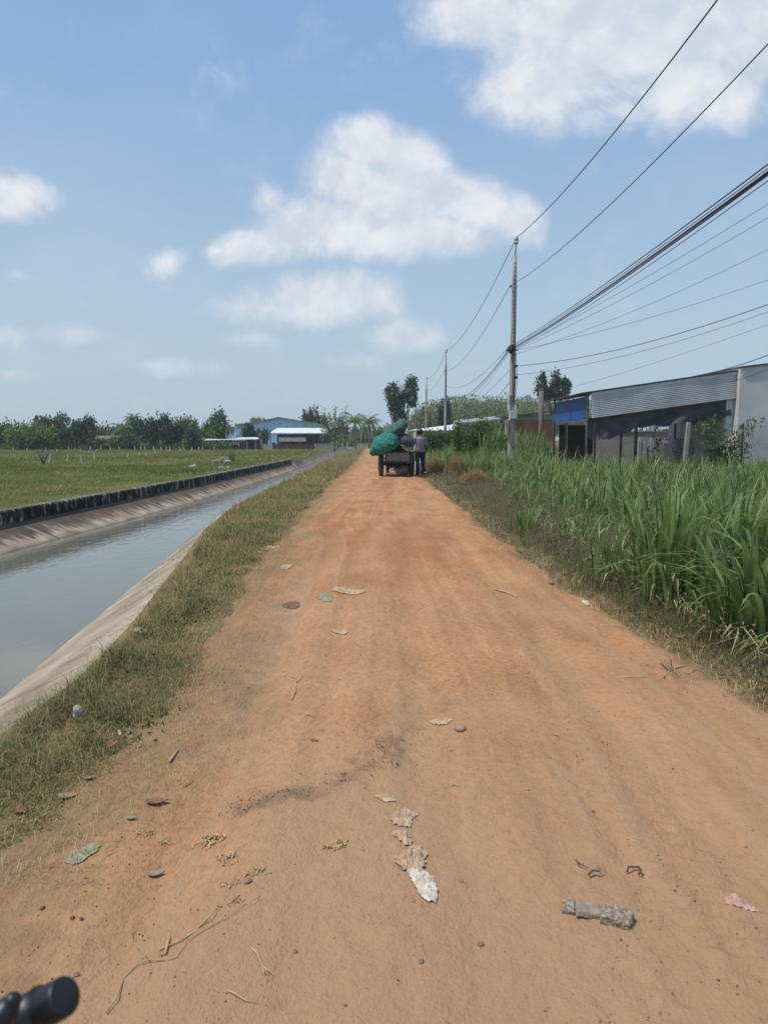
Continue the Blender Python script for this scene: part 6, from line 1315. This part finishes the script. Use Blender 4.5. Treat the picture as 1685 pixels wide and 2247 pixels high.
def dead_leaf(px, py, w, rot, m, label, curl=.16, tilt=(0, 0), z=None, lift=.0):
    g = ground_at(px, py, z); dep = g.y * CP - (g.z - EYE) * SP; L_ = w / F * dep
    b = MB(); b.grid(lambda u, v: ((u - .5) * L_, (v - .5) * L_ * .5 * math.sin(math.pi * min(.98, max(.03, u)) ** .8), L_ * (curl * (2 * v - 1) ** 2 * .18 + curl * (u - .5) ** 2 * .6 + .01)), 14, 8)
    o = b.build('dead_leaf', m, None, True); o.location = (g.x, g.y, g.z + .004 + lift); o.rotation_euler = (tilt[0], tilt[1], rot); md = o.modifiers.new('t', 'SOLIDIFY'); md.thickness = .0015; return tag(o, label, 'leaf')

scrap('plastic_scrap', 182, 1875, 58, 40, M_filmg, 'crumpled green plastic scrap at the left of the road foreground', 'plastic', 0, .5, 1)
scrap('plastic_bag', 905, 1888, 74, 42, M_film, 'upper yellowish half of the torn pale bag in the middle foreground', 'plastic', -.2, 1.1, 2, .5)
scrap('plastic_bag', 930, 1938, 58, 56, M_filmw, 'whitest crumpled plastic piece in the middle foreground', 'plastic', .4, 1.2, 3, .45)
scrap('plastic_bag', 886, 1797, 60, 34, M_film, 'twisted tan film above the whitest plastic piece', 'plastic', -.7, .55, 4, .6)
scrap('plastic_bag', 884, 1838, 44, 22, M_film, 'small tan film between the twisted one and the whitest piece', 'plastic', .1, .5, 5, .6)
scrap('plastic_bag', 845, 1752, 46, 12, M_film, 'thin curled tan strip above the twisted film', 'plastic', -.3, .5, 6, .6)
for k, (u, v, w, h, ro, tx) in enumerate(((462, 1846, 62, 26, .3, 'largest yellow husk scrap in the left foreground'), (500, 1886, 48, 24, -.2, 'yellow husk scrap below the largest one'), (556, 1913, 42, 18, .5, 'pale husk scrap next to the purple stone'), (518, 1978, 34, 24, .1, 'frayed husk scrap lowest of the yellow pile'), (506, 1938, 34, 16, .9, 'narrow husk scrap left of the purple stone'), (366, 1847, 34, 15, .2, 'small pale husk scrap between green plastic and yellow husk'), (322, 1832, 40, 10, .1, 'flat thin husk strip near the grass edge'), (737, 1855, 56, 14, -.1, 'single brown husk in the middle foreground'), (1012, 1935, 18, 8, .4, 'tiny torn husk right of the whitest plastic piece'))):
    husk(u, v, w * 1.15, h * 1.15, tx, 20 + k)
stone(544, 1936, 19, mat('purple stone', (.25, .165, .155), (.18, .12, .11), .8, 30), 'round purplish stone beside the yellow husks', seed=.7)
# broken concrete in three pieces
def slab(px, py, w, d, h, rot, m, label, tilt=0.):
    g = ground_at(px, py); dep = g.y * CP - (g.z - EYE) * SP; k = dep / F
    b = MB().box((0, 0, 0), (w * k, d * k, h * k), taper=.90); o = b.build('concrete_chunk', m, None); 
    md = o.modifiers.new('b', 'BEVEL'); md.width = .006; md.segments = 2; md2 = o.modifiers.new('s', 'SUBSURF'); md2.subdivision_type = 'SIMPLE'; md2.levels = 3; md2.render_levels = 3; bake(o); bumpy(o, .006, 38, px * .01)
    for p_ in o.data.polygons: p_.use_smooth = False
    o.location = (g.x, g.y, g.z + h * k * .28); o.rotation_euler = (tilt, R(2), rot); return tag(o, label, 'concrete')
def speck_mat():
    m, nt, N, L, b = newmat('aggregate'); b.inputs['Roughness'].default_value = .9; tc = N.new('ShaderNodeTexCoord'); v = N.new('ShaderNodeTexVoronoi'); v.inputs['Scale'].default_value = 230; L.new(tc.outputs['Object'], v.inputs['Vector'])
    sc = N.new('ShaderNodeSeparateColor'); L.new(v.outputs['Color'], sc.inputs[0]); r = N.new('ShaderNodeValToRGB'); r.color_ramp.elements[0].position = .45; r.color_ramp.elements[0].color = (.17, .13, .09, 1); r.color_ramp.elements[1].position = .95; r.color_ramp.elements[1].color = (.38, .33, .25, 1); L.new(sc.outputs[0], r.inputs[0]); L.new(r.outputs[0], b.inputs['Base Color'])
    n = N.new('ShaderNodeTexNoise'); n.inputs['Scale'].default_value = 60; L.new(tc.outputs['Object'], n.inputs['Vector']); bu = N.new('ShaderNodeBump'); bu.inputs['Distance'].default_value = .01; L.new(n.outputs['Fac'], bu.inputs['Height']); L.new(bu.outputs[0], b.inputs['Normal']); return m
M_agg = speck_mat()
M_aggm = mat('dusty aggregate', (.33, .27, .20), (.21, .165, .12), .9, 55, bump=.5, bscale=140)
slab(1246, 1997, 32, 46, 18, R(-14), M_agg, 'smallest left piece of the broken concrete bar', R(3))
slab(1292, 2001, 60, 46, 16, R(-9), M_aggm, 'dusty middle piece of the broken concrete bar', R(-2))
slab(1353, 2020, 70, 52, 24, R(-27), M_agg, 'speckled right piece of the broken concrete bar', R(4))
twig('root_scrap', [(1375, 1918), (1378, 1908), (1388, 1904), (1400, 1906), (1406, 1914), (1400, 1922)], .005, M_char, 'curled dark root scrap above the concrete pieces', 'root', taper=False, parts=[[(1400, 1908), (1408, 1926)]])
twig('root_scrap', [(1290, 1924), (1300, 1916), (1314, 1914), (1318, 1910)], .006, M_char, 'small dark bark scrap left of the curled root', 'bark', parts=[[(1262, 1890), (1268, 1900), (1290, 1906)]])
scrap('wrapper', 1622, 1992, 52, 30, mat('pink wrapper', (.60, .36, .28), (.42, .24, .18), .5, 20, bump=.3), 'pink torn wrapper at the right foreground', 'wrapper', -.4, .4, 41, .5)
scrap('wrapper', 1628, 1990, 22, 14, mat('grey green foil', (.27, .30, .25), (.2, .22, .18), .4, 20), 'grey green foil lying on the pink wrapper', 'wrapper', -.5, .3, 42, .3, lift=.25)
for k, (u, v, w, mm, tx) in enumerate(((1054, 2073, 17, M_stonedark, 'grey stone in the lower middle of the road'), (924, 2110, 15, M_stone, 'brown stone low in the middle foreground'), (649, 2089, 11, M_stonedark, 'dark pebble low in the left foreground'), (169, 2140, 14, M_stone, 'brown pebble just above the handlebar'), (1009, 1600, 32, M_aggd, 'flat half buried stone in the middle of the road'), (453, 1389, 12, M_conc, 'pale pebble at the edge of the grass strip'), (1209, 1281, 16, M_stone, 'orange stone at the edge of the right verge'), (94, 1993, 13, M_char, 'dark clod near the left edge'), (160, 2015, 12, M_char, 'dark crumb pair left foreground'), (180, 2016, 9, M_char, 'dark crumb right of the other left foreground crumb'))):
    stone(u, v, w, mm, tx, flat=.5, seed=k + .5)
# sticks and straw
twig('straw', [(351, 2088), (400, 2068), (438, 2040), (462, 2010), (483, 1986)], .0036, M_straw, 'long pale split straw in the left foreground', 'straw', parts=[[(436, 2040), (462, 2018), (487, 1988)]])
twig('straw', [(363, 2098), (368, 2078), (373, 2060)], .006, M_straw, 'short thick straw chip beside the long split straw', 'straw', taper=False)
twig('dry_vine', [(234, 2228), (258, 2196), (272, 2150), (300, 2122), (330, 2113), (368, 2110), (388, 2106), (410, 2072), (450, 2042), (520, 2005), (574, 1971)], .0032, M_leafpale, 'long curved dry stem in the left foreground', 'stem', parts=[[(330, 2113), (310, 2092), (293, 2070), (291, 2052), (300, 2037)]])
twig('straw', [(553, 2084), (565, 2100), (580, 2128), (588, 2142)], .0035, M_straw, 'thin forked straw in the lower middle left', 'straw', parts=[[(578, 2124), (578, 2142)], [(580, 2128), (597, 2142)]])
twig('straw', [(500, 2178), (520, 2190), (540, 2198), (565, 2202)], .003, M_straw, 'thin straw near the bottom edge', 'straw')
twig('straw', [(372, 1674), (380, 1664), (392, 1646)], .010, M_straw, 'flat pale pod shard at the edge of the grass strip', 'pod')
twig('straw', [(404, 1727), (414, 1718), (424, 1712)], .005, M_straw, 'short straw below the pod shard', 'straw')
twig('twig', [(640, 1538), (648, 1520), (650, 1500), (648, 1490)], .006, M_straw, 'T shaped pale twig in the road middle left', parts=[[(650, 1500), (664, 1486)], [(648, 1490), (634, 1484)]])
twig('straw', [(670, 1570), (680, 1570), (691, 1574)], .007, M_straw, 'pale chip below the T shaped twig', 'straw')
twig('straw', [(1082, 1293), (1107, 1300), (1134, 1310)], .012, M_straw, 'yellow cane stalk lying at the right side of the road', 'stalk', taper=False)
twig('straw', [(1360, 1487), (1400, 1488), (1432, 1489)], .006, M_straw, 'thin straight straw near the right verge', 'straw')
twig('twig', [(1449, 1458), (1470, 1476), (1500, 1484), (1530, 1470)], .006, M_bark, 'dark twig heap at the right side of the road', parts=[[(1455, 1490), (1480, 1470), (1505, 1462)], [(1462, 1462), (1490, 1490)], [(1470, 1450), (1475, 1484)]])
twig('twig', [(1520, 1440), (1540, 1454), (1558, 1456), (1575, 1462)], .005, M_bark_pale, 'pale twig at the edge of the right verge')
twig('straw', [(985, 1722), (997, 1724), (1010, 1728)], .004, M_straw, 'bent straw right of the dark stain', 'straw', parts=[[(985, 1728), (996, 1724)]])
twig('straw', [(1216, 1614), (1226, 1616)], .006, M_straw, 'tiny pale chip in the middle right of the road', 'straw')
# leaves
dead_leaf(249, 1648, 34, R(40), M_leafdry, 'large reddish brown dead leaf curled up on the grass', .5, (R(20), R(-20)), lift=.03)
dead_leaf(196, 1710, 30, R(10), M_leafpale, 'pale grey brown leaf in the straw below the reddish leaf', .5)
dead_leaf(150, 1750, 44, R(5), M_leafpale, 'long dry leaf at the foot of the grass strip', .35)
dead_leaf(343, 1921, 38, R(15), M_leafpale, 'folded tan leaf in the left foreground', .4)
dead_leaf(345, 1762, 50, R(8), M_leafdry, 'thin brown leaf beside the grass strip', .3)
dead_leaf(288, 1797, 26, R(-10), M_leafpale, 'light leaf scrap between grass and husks', .25)
dead_leaf(52, 1783, 48, R(12), M_leafdry, 'dark curled leaf at the far left edge', .5)
dead_leaf(992, 1647, 22, R(60), M_leafpale, 'pale leaf below the flat stone', .2)
dead_leaf(690, 1627, 20, R(-20), M_leafdry, 'small brown leaf left of the dark stain', .3)
stone(171, 1566, 24, M_filmw, 'white plastic bag caught in the grass by the canal', 'plastic_bag', 1.15, 1.4, .7, 'bag', z=.04)
stone(264, 1614, 12, M_filmw, 'greyish plastic scrap standing in the grass', 'plastic_scrap', 1.5, 2.4, .4, 'plastic', z=.04)
scrap('sand_pile', 310, 1385, 34, 12, M_aggd, 'pale sandy rubble patch on the canal edge', 'rubble', .6, .5, 53, .4, z=.02, lift=.3)
for k, (u, v, w, h, mm, ro, tx) in enumerate(((592, 1203, 36, 10, M_film, .1, 'pale husk at the far left side of the road'), (628, 1244, 28, 9, M_film, -.2, 'small tan scrap left of the road middle'), (762, 1297, 64, 13, M_film, .05, 'long pale cloth like scrap in the middle of the road'), (714, 1311, 36, 17, M_filmg, .1, 'grey green scrap beside the long pale one'), (640, 1327, 44, 11, M_leafdry, .1, 'dark flat scrap left of the grey green one'), (748, 1387, 28, 13, M_film, .3, 'faint tan scrap below the long pale one'), (967, 1584, 40, 15, M_film, 0, 'tan film beside the flat stone'), (1283, 1323, 16, 10, M_filmw, 0, 'white cup scrap at the right verge'), (1097, 1152, 20, 8, M_filmw, .5, 'white scrap in the weeds further up the right verge'), (1597, 1420, 10, 26, M_filmw, -.2, 'pale curled strip under the cane leaves on the right'), (570, 1212, 16, 8, M_husk, .3, 'tiny husk next to the far left pale husk'))):
    scrap('scrap', u, v, w, h, mm, tx, 'scrap', ro, .5, 60 + k, .45)

# pebbles and crumbs
def pebbles():
    ico = MB().ball((0, 0, 0), 1, 1); V0 = np.array(ico.v); F0 = np.array(ico.f); n = 2400
    y = .95 + 9 * RNG.random(n) ** 1.7; x = -1.3 + 3.4 * RNG.random(n) + RNG.normal(size=n) * .1; r_ = .0008 + .0036 * RNG.random(n) ** 4
    clump = fbm(x * 3, y * 3, 3); k = clump > -.12; x, y, r_ = x[k], y[k], r_[k]; n = len(x)
    m = 9000; ya = .95 + 8 * RNG.random(m) ** 1.5; xa = -1.3 + 3.3 * RNG.random(m); ra = .0009 + .0026 * RNG.random(m) ** 2.5; ka = fbm(xa * 2.2 + 9, ya * 1.6, 4) + RNG.normal(size=m) * .08 > .02
    x = np.concatenate([x, xa[ka]]); y = np.concatenate([y, ya[ka]]); r_ = np.concatenate([r_, ra[ka]]); k2 = 420; a = np.clip(RNG.random(k2), 0, 1); pts = np.array([G(u, v)[:2] for u, v in ((862, 1650), (838, 1690), (790, 1725), (680, 1755), (560, 1778), (520, 1800))]); ti = a * 5; i0 = np.minimum(ti.astype(int), 4); fr = (ti - i0)[:, None]
    c = pts[i0] * (1 - fr) + pts[i0 + 1] * fr + RNG.normal(size=(k2, 2)) * .035; x = np.concatenate([x, c[:, 0]]); y = np.concatenate([y, c[:, 1]]); r_ = np.concatenate([r_, .001 + .003 * RNG.random(k2) ** 2]); n = len(x)
    z = np.array([roadz(a_, b_) for a_, b_ in zip(x, y)]) + r_ * .3
    S = (r_[:, None] * (.7 + .6 * RNG.random((n, 3))))[:, None, :]
    V = (V0[None] * S + np.stack([x, y, z], 1)[:, None, :]).reshape(-1, 3); T = (np.arange(n)[:, None, None] * len(V0) + F0[None]).reshape(-1, 3)
    o = link('pebbles', mesh_np('pebbles', V, T, {'shade': np.repeat(RNG.random(n), len(V0))}), leafmat('pebble', [(.11, .06, .035), (.22, .125, .065), (.34, .21, .12)], 0., .9, .1, 1.), None, True); tag(o, 'small brown pebbles and dirt crumbs scattered over the road', 'pebbles', kind='stuff')
pebbles()

# ------------------------------------------------------------------ slightly hazy air round the whole scene
def haze():
    o = MB().box((0, 60, 4), (420, 420, 18)).build('haze', None); o.data.materials.clear()
    m = bpy.data.materials.new('haze'); m.use_nodes = True; nt = m.node_tree; nt.nodes.clear()
    out = nt.nodes.new('ShaderNodeOutputMaterial'); v = nt.nodes.new('ShaderNodeVolumePrincipled'); v.inputs['Color'].default_value = (.86, .91, .97, 1); v.inputs['Density'].default_value = .0006; v.inputs['Anisotropy'].default_value = .2
    nt.links.new(v.outputs[0], out.inputs['Volume']); o.data.materials.append(m); o['kind'] = 'stuff'; o['label'] = 'thin pale haze in the air over the fields'
haze()
